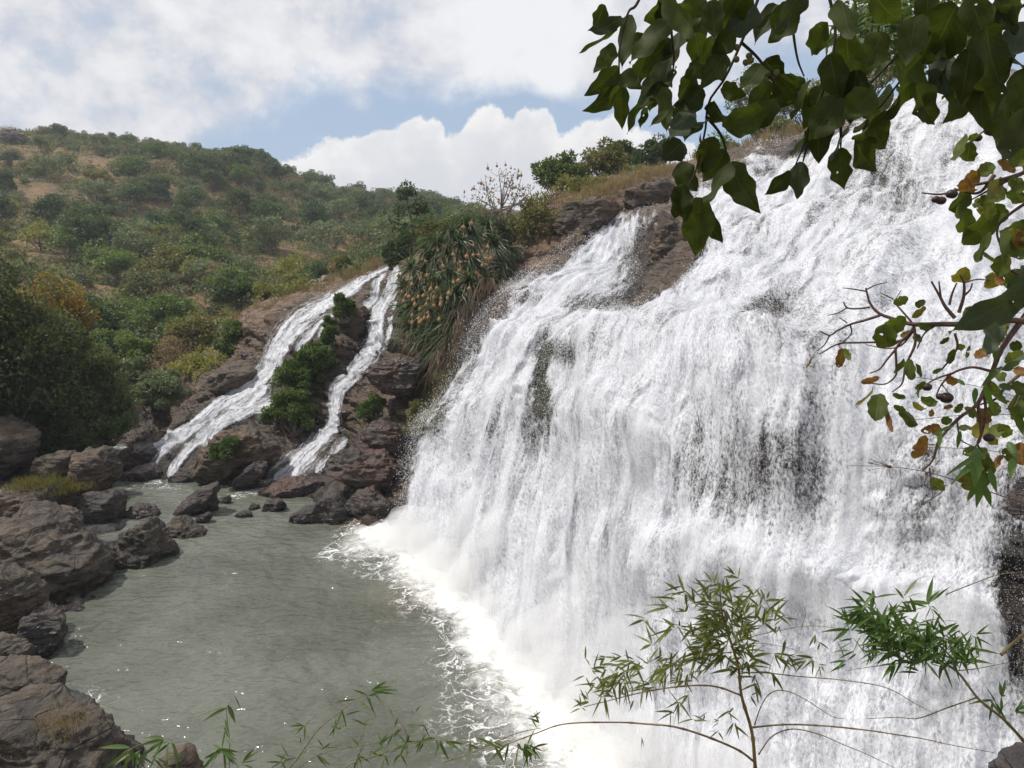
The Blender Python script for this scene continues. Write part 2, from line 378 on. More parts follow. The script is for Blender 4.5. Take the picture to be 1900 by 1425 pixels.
# ------------------------------------------------------------------ the cliff: columns of points from the water up and back
COLS = [
 [(215, 815), (240, 770, 61), (290, 735, 63), (330, 715, 66), (350, 680, 69), (390, 640, 73), (430, 600, 77), (480, 560, 82), (560, 530, 90), (600, 515, 100)],
 [(275, 872), (305, 826, 53.5), (345, 775, 56.5), (370, 745, 58.5), (400, 700, 61), (455, 650, 63.5), (468, 592, 66), (520, 568, 71), (620, 535, 78), (690, 505, 88)],
 [(300, 882), (360, 800, 54), (410, 757, 56.5), (470, 722, 58.5), (502, 690, 60), (522, 622, 63), (565, 590, 66), (640, 545, 71), (715, 502, 76), (740, 474, 86)],
 [(420, 900), (440, 820, 52), (500, 778, 54.5), (545, 720, 56), (565, 680, 57), (600, 625, 59.5), (640, 562, 63), (680, 522, 68), (725, 500, 73), (755, 472, 84)],
 [(515, 892), (560, 850, 50.8), (612, 797, 53), (622, 722, 54.6), (652, 700, 55.8), (690, 640, 57.5), (700, 576, 60), (722, 558, 62.5), (738, 506, 66), (765, 468, 80)],
 [(650, 952), (660, 880, 46), (690, 800, 49), (695, 760, 50), (705, 690, 51.5), (722, 640, 53.5), (738, 585, 56.5), (745, 555, 59), (760, 510, 63), (800, 455, 76)],
 [(735, 978), (760, 870, 43), (775, 800, 45), (790, 740, 46.4), (800, 690, 47.6), (825, 610, 50), (845, 560, 52), (880, 490, 56), (930, 440, 62), (960, 415, 72)],
 [(752, 990), (785, 870, 40.6), (812, 785, 41.8), (858, 695, 43), (905, 622, 44.6), (965, 540, 47.5), (1005, 475, 52), (1025, 435, 55), (1055, 372, 59), (1080, 350, 68)],
 [(800, 1020), (825, 870, 38.5), (858, 770, 40), (905, 670, 42), (965, 580, 45), (1060, 505, 50), (1120, 445, 55), (1145, 405, 59), (1150, 345, 63), (1170, 325, 74)],
 [(870, 1080), (895, 900, 34.5), (935, 760, 36.5), (995, 655, 39), (1075, 575, 43), (1165, 525, 47), (1195, 425, 53), (1240, 388, 58), (1245, 330, 62), (1260, 305, 74)],
 [(1000, 1230), (1030, 1000, 28), (1080, 800, 30.5), (1150, 665, 33), (1225, 600, 37), (1290, 500, 42), (1330, 410, 47), (1410, 335, 55), (1440, 270, 63), (1460, 255, 76)],
 [(1150, 1370), (1172, 1130, 23), (1200, 850, 25), (1255, 700, 27.6), (1350, 580, 33), (1440, 475, 38.5), (1490, 365, 45), (1560, 305, 52), (1630, 222, 60), (1650, 190, 74)],
 [(1300, 1500), (1320, 1220, 19.6), (1340, 1000, 21), (1370, 790, 22.6), (1435, 650, 26), (1530, 540, 31), (1635, 425, 38), (1685, 300, 44), (1740, 205, 53), (1760, 160, 70)],
 [(1500, 1650), (1540, 1300, 17), (1565, 1090, 18.6), (1595, 850, 19.8), (1645, 660, 22.5), (1715, 530, 27.5), (1785, 415, 35), (1825, 280, 41), (1850, 185, 50), (1865, 140, 68)],
 [(1750, 1750), (1790, 1300, 15.6), (1815, 1080, 16.9), (1840, 850, 18), (1875, 690, 20.6), (1930, 545, 25.6), (1990, 420, 33), (2030, 280, 40), (2050, 185, 48), (2060, 135, 66)],
 [(2000, 1850), (2010, 1300, 14.6), (2020, 1050, 15.6), (2040, 820, 17), (2080, 660, 19.6), (2140, 540, 24.6), (2200, 420, 32), (2250, 280, 39), (2260, 185, 47), (2270, 135, 64)],
]
def col_points(c):
    pts = [P(*q) if len(q) == 3 else P(q[0], q[1]) for q in c]
    b = pts[0].copy(); b[2] -= 2.0; out = norm(np.array([pts[0][0] - pts[1][0], pts[0][1] - pts[1][1], 0.0]))
    b[:2] += out[:2] * 0.4
    e = pts[-1] + np.array([0, 22.0, 0.5]); e2 = e + np.array([0, 40.0, -2.0])
    return [b] + pts + [e, e2]
CP = np.array([col_points(c) for c in COLS])
NU, NV = 760, 430
S0 = surf(CP, NU, NV)
N0 = normals(blur(S0, 6))
SI = np.linspace(0, len(COLS) - 1, NU)[:, None] * np.ones((1, NV)); TI = np.ones((NU, 1)) * np.linspace(0, CP.shape[1] - 1, NV)[None]
arcU = np.concatenate([[0], np.cumsum(np.linalg.norm(np.diff(S0[:, int(NV * 0.33)], axis=0), axis=1))])[:, None] * np.ones((1, NV))
def strata(Pn, amp):
    z = Pn[..., 2]; wv = fbm(Pn * 0.16, 3)
    r = 0
    for th, a in ((1.9, 1.0), (0.62, 0.40)):
        h = z / th + wv * 1.3 / th * 0.9 + 3; k = np.floor(h); fr = h - k
        wd = 2.0 + 3.5 * hsh(k, k * 0 + th); ph = hsh(k, k * 0 + 5.1) * 9
        cu = arcU / wd / (th / 1.2 + 0.4) + ph + fbm(Pn * 0.5, 2) * 0.35; ck = np.floor(cu)
        off = (hsh(k, ck) - 0.45) * 1.0 + (hsh(k, k * 0 + 2.2) - 0.5) * 0.7
        lip = -0.55 * sstep(0.78, 1.0, fr) - 0.35 * sstep(0.14, 0.0, fr) - 0.3 * sstep(0.06, 0.0, np.abs(cu - ck - 0.5) * -1 + 0.5)
        r = r + a * (off + lip)
    return amp * r + 0.35 * fbm(Pn * 0.5, 4) + 0.10 * fbm(Pn * 2.2, 3)
ampl = np.interp(SI, [0, 1, 3, 6, 7, 8, 10, 15], [0.4, 0.6, 0.8, 0.85, 0.75, 0.34, 0.28, 0.28]) * sstep(10.6, 9.0, TI)
DISP = strata(S0, ampl)
LEDGES = [([(955, 590), (1010, 572), (1070, 562), (1130, 548), (1195, 532)], 0.9, 70, -0.10), ([(1010, 648), (1060, 662), (1115, 668)], 0.7, 60, -0.06), ([(1140, 682), (1230, 668), (1330, 668), (1425, 692)], 1.1, 80, 0.05),
          ([(1290, 520), (1400, 472), (1500, 442), (1650, 420), (1800, 388), (1950, 350)], 1.2, 60, 0.0), ([(1520, 330), (1620, 290), (1700, 258), (1800, 240), (1900, 212)], 1.1, 60, -0.15), ([(1320, 1000), (1450, 1040), (1560, 1085), (1700, 1092), (1850, 1130)], 0.5, 120, 0.05),
          ([(1078, 440), (1150, 402), (1238, 385)], 0.6, 50, -0.05), ([(1400, 610), (1500, 558), (1600, 522), (1760, 485), (1900, 450)], 0.8, 60, -0.05), ([(985, 1000), (1060, 985), (1150, 1010)], 0.22, 90, 0.05), ([(900, 760), (960, 742), (1040, 770)], 0.5, 60, 0.0), ([(1480, 700), (1600, 660), (1720, 650), (1840, 660)], 0.8, 80, -0.04), ([(1080, 800), (1170, 790), (1250, 815)], 0.6, 70, 0.05)]
_px0, _py0 = proj(S0); LEDGE_D = np.zeros(_px0.shape)
for pl, A_, bl, dd_ in LEDGES:
    A_ = A_ * 1.5
    d_, a_, s_, _w = seg_dist(_px0, _py0, pl); d_ = np.abs(d_ + 10 * fbm(S0 * 0.6 + 3, 3)); okm = (SI > 6.8)
    DISP = DISP + okm * A_ * np.where(s_ > 0, np.exp(-(d_ / bl) ** 1.5), np.exp(-(d_ / (0.4 * bl)) ** 2))
    LEDGE_D = LEDGE_D + okm * dd_ * np.where(s_ > 0, np.exp(-((d_ - 0.4 * bl) / (0.4 * bl)) ** 2), 0)
S1 = S0 + N0 * DISP[..., None]
pxC, pyC = proj(S1)
warm = np.interp(TI, [0, 2, 5, 7.5, 9, 12], [0.05, 0.15, 0.35, 0.75, 0.9, 0.9]) * np.interp(SI, [0, 4, 7, 9.5, 10.5, 15], [1.0, 0.9, 1.0, 0.5, 0.12, 0.08])
ORK = [(1232, 388), (1286, 394), (1294, 470), (1250, 540), (1168, 566), (1196, 530), (1204, 470), (1218, 420)]
warm = np.clip(warm + 0.25 * fbm(S0 * 0.2, 3) + 0.15 * in_poly(pxC, pyC, ORK), 0, 1)
def gsum(px, py, L):
    r = np.zeros(np.shape(px))
    for x, y, rx, ry, a in L: r = r + a * np.exp(-(((px - x) / rx) ** 2 + ((py - y) / ry) ** 2))
    return r
moss = np.clip(gsum(pxC, pyC, [(1012, 720, 18, 75, 1.2), (845, 680, 25, 60, 0.9), (800, 760, 25, 60, 0.8), (700, 540, 12, 45, 1), (560, 615, 12, 40, 1), (588, 600, 10, 40, .7), (735, 785, 70, 14, 0.9), (460, 745, 30, 10, .8)]), 0, 1)
FALL_POLY = [(600, 1100), (742, 1000), (752, 950), (768, 870), (800, 785), (848, 695), (895, 625), (955, 545), (1050, 478), (1078, 440), (1150, 402), (1238, 384), (1262, 372), (1300, 342), (1372, 312), (1442, 268),
             (1500, 283), (1560, 240), (1640, 212), (1662, 168), (1760, 148), (2400, 100), (2400, 2300), (600, 2300)]
wet = sstep(-14, 22, np.where(in_poly(pxC, pyC, FALL_POLY), 1, -1) * seg_dist(pxC, pyC, FALL_POLY, True)[0] + 12 * fbm(S0 * 0.6, 3))
CASC = {
 'left_main': [[(722, 498, 4), (690, 512, 7), (650, 540, 12), (600, 570, 18), (560, 595, 22), (535, 620, 24), (512, 660, 20), (500, 690, 22), (470, 718, 26), (420, 748, 22), (385, 770, 14), (360, 795, 16), (325, 815, 18), (295, 840, 20), (278, 862, 14)],
               [(430, 762, 10), (470, 758, 14), (520, 765, 6)], [(600, 595, 5), (560, 640, 8), (555, 670, 6)], [(490, 725, 14), (445, 762, 18), (405, 792, 16), (372, 812, 12)], [(520, 742, 10), (480, 755, 12), (440, 775, 10)], [(395, 785, 10), (380, 815, 10), (345, 840, 8), (330, 862, 9), (318, 882, 8)], [(400, 800, 14), (385, 830, 10)], [(640, 560, 5), (605, 600, 5), (597, 625, 6)]],
 'right_thin': [[(718, 500, 6), (700, 525, 9), (695, 555, 8), (685, 566, 10)], [(738, 506, 9), (728, 540, 13), (712, 562, 16), (704, 580, 15), (700, 640, 19), (680, 668, 18), (655, 695, 16), (630, 720, 14), (624, 760, 12), (620, 795, 14), (600, 812, 18), (572, 845, 24), (545, 870, 26), (520, 890, 22)],
                [(735, 565, 4), (726, 600, 4), (722, 640, 4)], [(672, 580, 4), (664, 625, 4)], [(640, 820, 8), (620, 850, 10), (590, 875, 8)]],
}
for _k in CASC:
    for _p in CASC[_k]: wet = np.maximum(wet, 0.75 * sstep(2.6, 0.8, (seg_dist(pxC, pyC, _p)[0] + 10 * fbm(S0 * 0.5 + 2, 3)) / 16) * (SI < 6.3))
ORK = [(1232, 388), (1286, 394), (1294, 470), (1250, 540), (1168, 566), (1196, 530), (1204, 470), (1218, 420)]
wet = wet * (1 - 0.9 * in_poly(pxC, pyC, ORK))
mb = MB(); mb.add(S1.reshape(-1, 3), grid_faces(NU, NV))
cliff = mb.build('cliff', M_cliff, attrs={'warm': warm, 'moss': moss, 'wet': wet})
tag(cliff, 'layered brown rock cliff under and beside the waterfalls', 'cliff', kind='structure')

# ------------------------------------------------------------------ falling water
SMO = S0 + N0 * blur(DISP, 5)[..., None]
SD2 = blur(np.maximum(DISP, blur(DISP, 10)), 6); SMO2 = S0 + N0 * SD2[..., None]; SD1 = blur(DISP, 5)
OUT_ROCK = ORK
THIN = [(1540, 890, 190, 120, -0.24), (1420, 840, 120, 60, -0.15), (1760, 930, 70, 120, -0.2), (1230, 610, 60, 40, -0.3), (1360, 560, 70, 30, -0.22), (1650, 600, 90, 40, -0.22), (1500, 620, 60, 40, -0.2), (1750, 470, 80, 24, -0.25), (1400, 430, 60, 30, -0.25), (1560, 380, 50, 24, -0.3), (1660, 345, 62, 75, -0.72), (1310, 860, 55, 130, -0.62), (1350, 940, 60, 60, -0.35), (1016, 715, 16, 72, -1.3), (1045, 665, 45, 22, -0.6), (1000, 810, 50, 70, -0.50), (1880, 1010, 40, 210, -0.9), (1905, 1180, 50, 120, -0.6),
        (1120, 572, 75, 24, -0.62), (1100, 645, 55, 45, -0.42), (1180, 500, 36, 50, -0.7), (985, 562, 45, 16, -0.5), (1430, 890, 60, 130, -0.34), (1620, 970, 110, 110, -0.20), (1465, 283, 26, 22, -1.3), (1420, 325, 40, 14, -0.7),
        (1800, 300, 40, 60, -0.45), (1440, 585, 60, 45, -0.42), (1560, 700, 60, 80, -0.28), (890, 720, 26, 70, -0.36), (1090, 470, 12, 40, -0.5), (1720, 520, 60, 40, -0.3), (1350, 470, 60, 40, -0.22), (930, 830, 22, 70, -0.32), (1190, 470, 25, 45, -0.5),
        (1090, 1060, 26, 80, -0.18), (1600, 425, 80, 20, -0.2), (1500, 482, 90, 18, -0.2), (1520, 900, 40, 100, -0.28), (1720, 880, 50, 110, -0.08), (1180, 760, 40, 60, -0.28), (830, 840, 16, 70, -0.25), (1000, 940, 30, 70, -0.18),
        (1240, 700, 30, 30, 0.3), (1350, 690, 60, 30, 0.3), (1080, 930, 40, 60, 0.25), (1600, 1110, 150, 45, 0.4), (1300, 1010, 130, 40, 0.4), (900, 640, 40, 40, .2), (1150, 860, 40, 120, .25), (800, 930, 40, 60, .25)]
THIN = [(a, b_, c, d, e * (1 if e > 0 or e < -0.9 else 0.8)) for a, b_, c, d, e in THIN]
def arcV(S): return np.concatenate([np.zeros((S.shape[0], 1)), np.cumsum(np.linalg.norm(np.diff(S, axis=1), axis=2), axis=1)], 1)
AV = arcV(SMO)
def sub(i0, i1, j0, j1): return slice(i0, i1), slice(j0, j1)
def water_sheet(name, base, off, dens, uvU, uvV, sl, mat, parent=None, cut=0.02):
    S = base[sl] + N0[sl] * off[..., None]
    nu, nv = S.shape[:2]; Fc = grid_faces(nu, nv); dv = dens.ravel()
    keep = dv[Fc].max(1) > cut; Fc = Fc[keep]
    used = np.unique(Fc); mp = np.full(nu * nv, -1); mp[used] = np.arange(len(used))
    b = MB(); b.add(S.reshape(-1, 3)[used], mp[Fc], uv=np.stack([uvU.ravel(), uvV.ravel()], 1)[used])
    return b.build(name, mat, parent, attrs={'dens': dv[used]}, uv=True)
i0 = int(NU * 6.6 / (len(COLS) - 1)); j1 = int(NV * 11.2 / (CP.shape[1] - 1))
SL = sub(i0, NU, 0, j1)
px_, py_ = proj(SMO[SL])
edge = np.where(in_poly(px_, py_, FALL_POLY), 1, -1) * seg_dist(px_, py_, FALL_POLY, True)[0]
rock = np.where(in_poly(px_, py_, OUT_ROCK), 1, -1) * seg_dist(px_, py_, OUT_ROCK, True)[0]
jit = fbm(SMO[SL] * 0.7, 4) * 14
D = (0.78 + 0.06 * sstep(600, 1000, py_)) * sstep(-6, 30, edge + jit) * sstep(2, -20, rock + jit)
D = np.clip(D + (gsum(px_, py_, THIN) + LEDGE_D[SL]) * (D > 0.02), 0, 1.3) * (D > 0.02)
UVn = np.stack([arcU[SL] * 0.75, AV[SL] * 0.09, 0 * AV[SL]], -1)
ROPE = 0.42 * fbm(UVn + 3.3, 3) + 0.16 * fbm(UVn * np.array([3.1, 3.5, 1]), 3)
fall = water_sheet('waterfall', SMO2, np.maximum(0.16 + ROPE + 0.08 * fbm(SMO[SL] * np.array([1.2, 1.2, 0.5]), 3), (DISP - SD2)[SL] + 0.10), D, arcU[SL], AV[SL], SL, M_fall)
tag(fall, 'wide white waterfall pouring down the stepped cliff into the pool', 'waterfall', kind='structure')
D2 = np.clip(D - 0.50 + 0.25 * fbm(SMO[SL] * np.array([0.5, 0.5, 0.15]) + 9, 3), 0, 0.62)
water_sheet('falling_veil', SMO2, 0.42 + ROPE + 0.20 * fbm(SMO[SL] * np.array([0.9, 0.9, 0.35]) + 5, 3), D2, arcU[SL] + 31.7, AV[SL] + 11.3, SL, M_fall, fall)

# small cascades on the left: (px, py, half width px)
def cascade(name, paths, label, i0, i1):
    sl = sub(i0, i1, 0, j1); S = SMO[sl]; px, py = proj(S)
    Dm = np.zeros(px.shape); U = np.zeros(px.shape); V = np.zeros(px.shape); bd = np.full(px.shape, 1e9)
    j = fbm(S * 0.9, 4) * 3.0
    for p in paths:
        d, arc, side, wv = seg_dist(px, py, p)
        e = (d + j) / np.maximum(wv, 1); den = 0.80 * sstep(1.35, 0.2, e)
        m = e < bd; bd = np.where(m, e, bd); U = np.where(m, side * 0.04, U); V = np.where(m, arc * 0.030, V)
        Dm = np.maximum(Dm, den)
    Dm = Dm * (0.66 + 0.42 * (1 - np.clip(normals(S)[..., 2], 0, 1)))
    o = water_sheet(name, SMO, np.maximum(0.14 + 0.06 * fbm(S * 1.5, 3), (DISP - SD1)[sl] + 0.05), Dm, U, V, sl, M_casc)
    return tag(o, label, 'waterfall', kind='structure')
k = NU / (len(COLS) - 1)
cascade('cascade', CASC['left_main'], 'long white cascade sliding down stepped ledges at the left of the cliff', int(0.6 * k), int(4.2 * k))
cascade('cascade', CASC['right_thin'], 'thin white cascade dropping past the brown overhang beside the screw pines', int(2.6 * k), int(6.2 * k))

# spray: single drops flung off the fall
def drops(P0, size, seed):
    r = np.random.RandomState(seed); n = len(P0)
    T = np.array([[1, 1, 1], [-1, -1, 1], [-1, 1, -1], [1, -1, -1]]) * 0.6
    A = norm(r.normal(size=(n, 3))); B = norm(np.cross(A, r.normal(size=(n, 3)))); C = np.cross(A, B)
    V = P0[:, None] + size[:, None, None] * (T[None, :, 0:1] * A[:, None] + T[None, :, 1:2] * B[:, None] + T[None, :, 2:3] * C[:, None] * np.array([1, 1, 1]))
    V[..., 2] = P0[:, None, 2] + (V[..., 2] - P0[:, None, 2]) * 1.5
    f = np.array([[0, 1, 2], [0, 3, 1], [0, 2, 3], [1, 3, 2]])
    return V.reshape(-1, 3), (f[None] + 4 * np.arange(n)[:, None, None]).reshape(-1, 3)
r = np.random.RandomState(3)
Ss = SMO2[SL]; Ns = N0[SL]
area = np.linalg.norm(np.cross(np.gradient(Ss, axis=0), np.gradient(Ss, axis=1)), axis=2)
thinw = 0.5 + 0.8 * np.clip(0.8 - D, 0, 0.6) + 0.5 * sstep(60, 0, np.abs(edge)) * (py_ > 500)
wgt = (area * (edge > -18) * (px_ < 1990) * (py_ < 1480) * (Ss[..., 2] > -0.3) * thinw * sstep(14, 25, Ss[..., 1]) ** 0.0 / np.maximum(Ss[..., 1], 12) ** 1.2)
wgt = wgt * sstep(2, -22, rock) * (1 - 0.9 * sstep(520, 400, py_))
wgt = wgt.ravel() / wgt.sum(); idx = r.choice(len(wgt), 120000, p=wgt)
dist = np.abs(r.normal(size=len(idx))) * (0.12 + 0.30 * sstep(420, 700, py_.ravel()[idx])) + 0.20
pts = Ss.reshape(-1, 3)[idx] + Ns.reshape(-1, 3)[idx] * dist[:, None] + r.normal(size=(len(idx), 3)) * 0.09
pts[:, 2] = np.maximum(pts[:, 2] - dist * 0.3, 0.02)
size = pts[:, 1] / 780 * (0.17 + 0.30 * r.rand(len(idx)) ** 2)
b = MB(); b.add(*drops(pts, size, 4)); sp_ = b.build('spray', M_drop)
tag(sp_, 'white water drops flung off the face of the big waterfall', 'spray', kind='stuff')

# mist: soft clouds of fine spray where the water strikes
def mist(name, spots, density, label):
    top = empty(name, P(1000, 1150, 26), label, 'mist'); top['kind'] = 'stuff'; to = np.array(top.location)
    def air(dn):
        m, n, out = material('mist_air'); v = n.new('ShaderNodeVolumeScatter'); v.inputs['Color'].default_value = (0.97, 0.97, 0.985, 1); v.inputs['Density'].default_value = dn; v.inputs['Anisotropy'].default_value = 0.1
        n.l.new(v.outputs[0], out.inputs['Volume']); return m
    thick, thin_ = air(density), air(density * 0.42)
    for (x, y, d, rx, rz) in spots:
        c = P(x, y, d) - to; V, Fm = ICO3; q = c + V * np.array([rx, rx * 0.8, rz]) * (1 + 0.30 * fbm(V * 1.6 + x, 3))[:, None]
        b = MB(); b.add(q, Fm); b.build('mist_puff', thick if c[2] + to[2] < 1.6 else thin_, top)
import bmesh
_bm = bmesh.new(); bmesh.ops.create_icosphere(_bm, subdivisions=3, radius=1.0); ICO3 = (np.array([v.co[:] for v in _bm.verts]), np.array([[v.index for v in f.verts] for f in _bm.faces])); _bm.free()
MS = [(800, 985, 36.5, 2.6, 1.2), (850, 1010, 34.6, 2.4, 1.3), (930, 1080, 30.5, 2.4, 1.3), (985, 1130, 27.8, 2.2, 1.2), (1060, 1180, 25.0, 2.2, 1.3), (1130, 1260, 22.6, 2.0, 1.1), (900, 1000, 33.2, 1.8, 2.2), (1030, 1090, 26.5, 1.7, 2.2), (1180, 1240, 21.6, 1.6, 1.6),
      (1330, 1010, 20.5, 1.4, 0.7), (1450, 1070, 18.8, 1.3, 0.6), (1580, 1110, 17.8, 1.4, 0.6), (1700, 1130, 16.8, 1.2, 0.6), (1300, 690, 26.6, 1.4, 0.8), (1090, 960, 27.6, 1.2, 2.2), (1460, 800, 21.5, 0.9, 2.0), (1200, 900, 24.0, 1.0, 2.4), (1750, 1160, 15.6, 1.3, 0.8), (1250, 1400, 18.5, 1.8, 1.0), (1400, 1450, 16.5, 1.8, 0.9)]
MS += [(760, 1000, 36.8, 2.4, 0.9), (870, 1045, 32.6, 2.6, 1.1), (1010, 1180, 25.8, 2.4, 1.0), (1100, 1250, 22.8, 2.4, 1.0), (1180, 1330, 20.4, 2.2, 1.0), (950, 1040, 30.6, 2.0, 2.4), (1120, 1150, 23.5, 1.8, 2.2)]
mist('mist', MS, 0.60, 'white mist hanging where the big waterfall strikes ledges and pool')
# ------------------------------------------------------------------ pool and ground
base_pts = [tuple(P(c[0][0], c[0][1])[:2]) for c in COLS[7:]]
gx = np.linspace(-42, 16, 480); gy = np.linspace(3, 68, 640)
X, Y = np.meshgrid(gx, gy, indexing='ij')
bd, arc, _, _ = seg_dist(X, Y, base_pts)
PZ = np.stack([X, Y, 0 * X], -1)
ppx, ppy = proj(PZ)
wid = 2.7 + 1.4 * fbm(PZ * 0.22 + 3, 3) + 1.6 * np.exp(-((X + 6) / 3.5) ** 2 - ((Y - 38) / 3.0) ** 2)
foam = sstep(wid * 1.9, wid * 0.25, bd)
inside = in_poly(X, Y, base_pts + [(60, 10), (60, 60)]); foam = np.where(inside, 1, foam)
foam = np.maximum(foam, gsum(ppx, ppy, [(170, 1290, 45, 30, 0.45), (500, 895, 30, 8, .6), (470, 912, 25, 6, .75), (440, 920, 20, 5, .6), (290, 890, 25, 10, .7), (310, 905, 40, 6, .4), (350, 935, 30, 8, .35), (240, 905, 30, 8, .3), (225, 830, 30, 10, .45), (830, 1022, 90, 20, .8), (1040, 1250, 70, 36, .8), (960, 1180, 60, 25, .5), (720, 1005, 70, 12, .4), (395, 965, 60, 6, .3)]))
silt = np.clip(gsum(ppx, ppy, [(690, 968, 70, 14, 1.0), (760, 1110, 70, 30, 0.35)]), 0, 1)
WP = fbm(PZ * 0.35 + 2, 3)
Z = 0.045 * fbm(PZ * np.array([1.2, 1.8, 1]), 3) + sum(a_ * (0.5 + fbm(PZ * 0.2 + k_, 2)) * np.sin((X * math.cos(t_) + Y * math.sin(t_)) * 6.283 / l_ + 5.0 * WP + k_) for k_, (t_, l_, a_) in enumerate([(0.9, 1.5, 0.030), (0.3, 1.0, 0.016), (1.5, 0.8, 0.011), (2.1, 1.2, 0.016)])) + 0.16 * foam * (fbm(PZ * 0.9 + 4, 4) + 0.3) * (bd < 6)
b = MB(); b.add(np.stack([X, Y, Z], -1).reshape(-1, 3), grid_faces(*X.shape))
pool = b.build('pool_water', M_pool, attrs={'foam': foam, 'silt': silt}); tag(pool, 'murky green pool below the falls with white foam at its far edge', 'water', kind='structure')
b = MB(); R = 1200
b.add([(-R, -R, -3), (R, -R, -3), (R, R, -3), (-R, R, -3)], [(0, 1, 2, 3)]); g = b.build('ground', M_ground); tag(g, 'dry ground reaching to the horizon', 'ground', kind='structure')

# ------------------------------------------------------------------ hill behind, bank on the left
HILL = [
 [(-500, 1000, 34), (-500, 800, 48), (-500, 650, 75), (-500, 520, 120), (-500, 400, 190), (-480, 300, 260), (-460, 225, 330), (-460, 250, 420)],
 [(-150, 930, 44), (-150, 800, 55), (-140, 660, 80), (-130, 540, 122), (-120, 430, 185), (-110, 340, 250), (-100, 240, 325), (-100, 262, 420)],
 [(0, 880, 52), (0, 780, 60), (0, 650, 85), (0, 540, 122), (0, 440, 180), (0, 350, 240), (0, 262, 320), (0, 285, 420)],
 [(150, 850, 57), (150, 770, 64), (150, 650, 90), (150, 550, 125), (150, 450, 180), (150, 350, 240), (150, 272, 315), (150, 300, 420)],
 [(240, 790, 62), (270, 730, 68), (295, 640, 95), (300, 550, 130), (300, 455, 185), (300, 365, 240), (300, 291, 305), (300, 320, 420)],
 [(330, 745, 65), (390, 690, 71), (425, 620, 95), (440, 550, 130), (440, 465, 185), (440, 380, 240), (440, 308, 300), (440, 335, 420)],
 [(450, 640, 75), (505, 585, 83), (555, 550, 105), (590, 512, 140), (600, 465, 185), (600, 415, 240), (600, 370, 300), (600, 385, 420)],
 [(690, 520, 86), (710, 498, 94), (735, 482, 116), (750, 466, 150), (755, 446, 200), (760, 422, 260), (760, 398, 340), (760, 405, 460)],
 [(900, 500, 86), (915, 480, 98), (930, 465, 120), (940, 452, 160), (945, 437, 220), (950, 424, 300), (950, 408, 420), (950, 415, 540)],
 [(1300, 470, 95), (1320, 450, 110), (1340, 440, 140), (1350, 430, 180), (1360, 425, 240), (1370, 420, 330), (1370, 412, 440), (1370, 418, 560)],
 [(2200, 420, 100), (2200, 410, 120), (2200, 400, 150), (2200, 395, 190), (2200, 390, 250), (2200, 385, 340), (2200, 380, 450), (2200, 390, 560)],
]
def hill_col(c):
    p = [P(*q) for q in c]; a = p[0] + np.array([0, -8.0, 0]); a[2] = -2.5
    e = p[-1] + np.array([0, 300.0, -60.0]); return [a] + p + [e]
HC = np.array([hill_col(c) for c in HILL])
SH = surf(HC, 330, 300); NH = normals(SH)
HD = fbm(SH * 0.03, 4) * np.clip((SH[..., 1] - 70) / 60, 0, 1) * 3.0 + 0.5 * fbm(SH * 0.2, 4)
SH = SH + np.array([0, 0, 1.0]) * HD[..., None]
b = MB(); b.add(SH.reshape(-1, 3), grid_faces(*SH.shape[:2])); hill = b.build('hillside', M_ground); tag(hill, 'dry wooded hillside rising to a rocky ridge', 'hill', kind='structure')
SHORE = [(300, 1500), (190, 1405), (110, 1310), (100, 1220), (180, 1120), (205, 1060), (225, 990), (225, 930), (225, 860), (215, 815)]
sh = np.array([P(*q) for q in SHORE])
offs = [(1.5, -1.8), (0, -0.3), (-2, 0.1), (-5, 0.6), (-12, 1.8), (-26, 4.5), (-45, 8)]
BK = np.array([[q + np.array([dx, 0.12 * dx, dz]) for dx, dz in offs] for q in sh])
SB = surf(BK, 240, 160); SB = SB + normals(SB) * (strata(SB, 0.0) if False else (0.5 * fbm(SB * 0.5, 4) + 0.12 * fbm(SB * 2.0, 3)))[..., None] * -1
b = MB(); b.add(SB.reshape(-1, 3), grid_faces(*SB.shape[:2])); bank = b.build('riverbank', M_wet); tag(bank, 'rocky left bank of the pool beneath the boulders', 'riverbank', kind='structure')
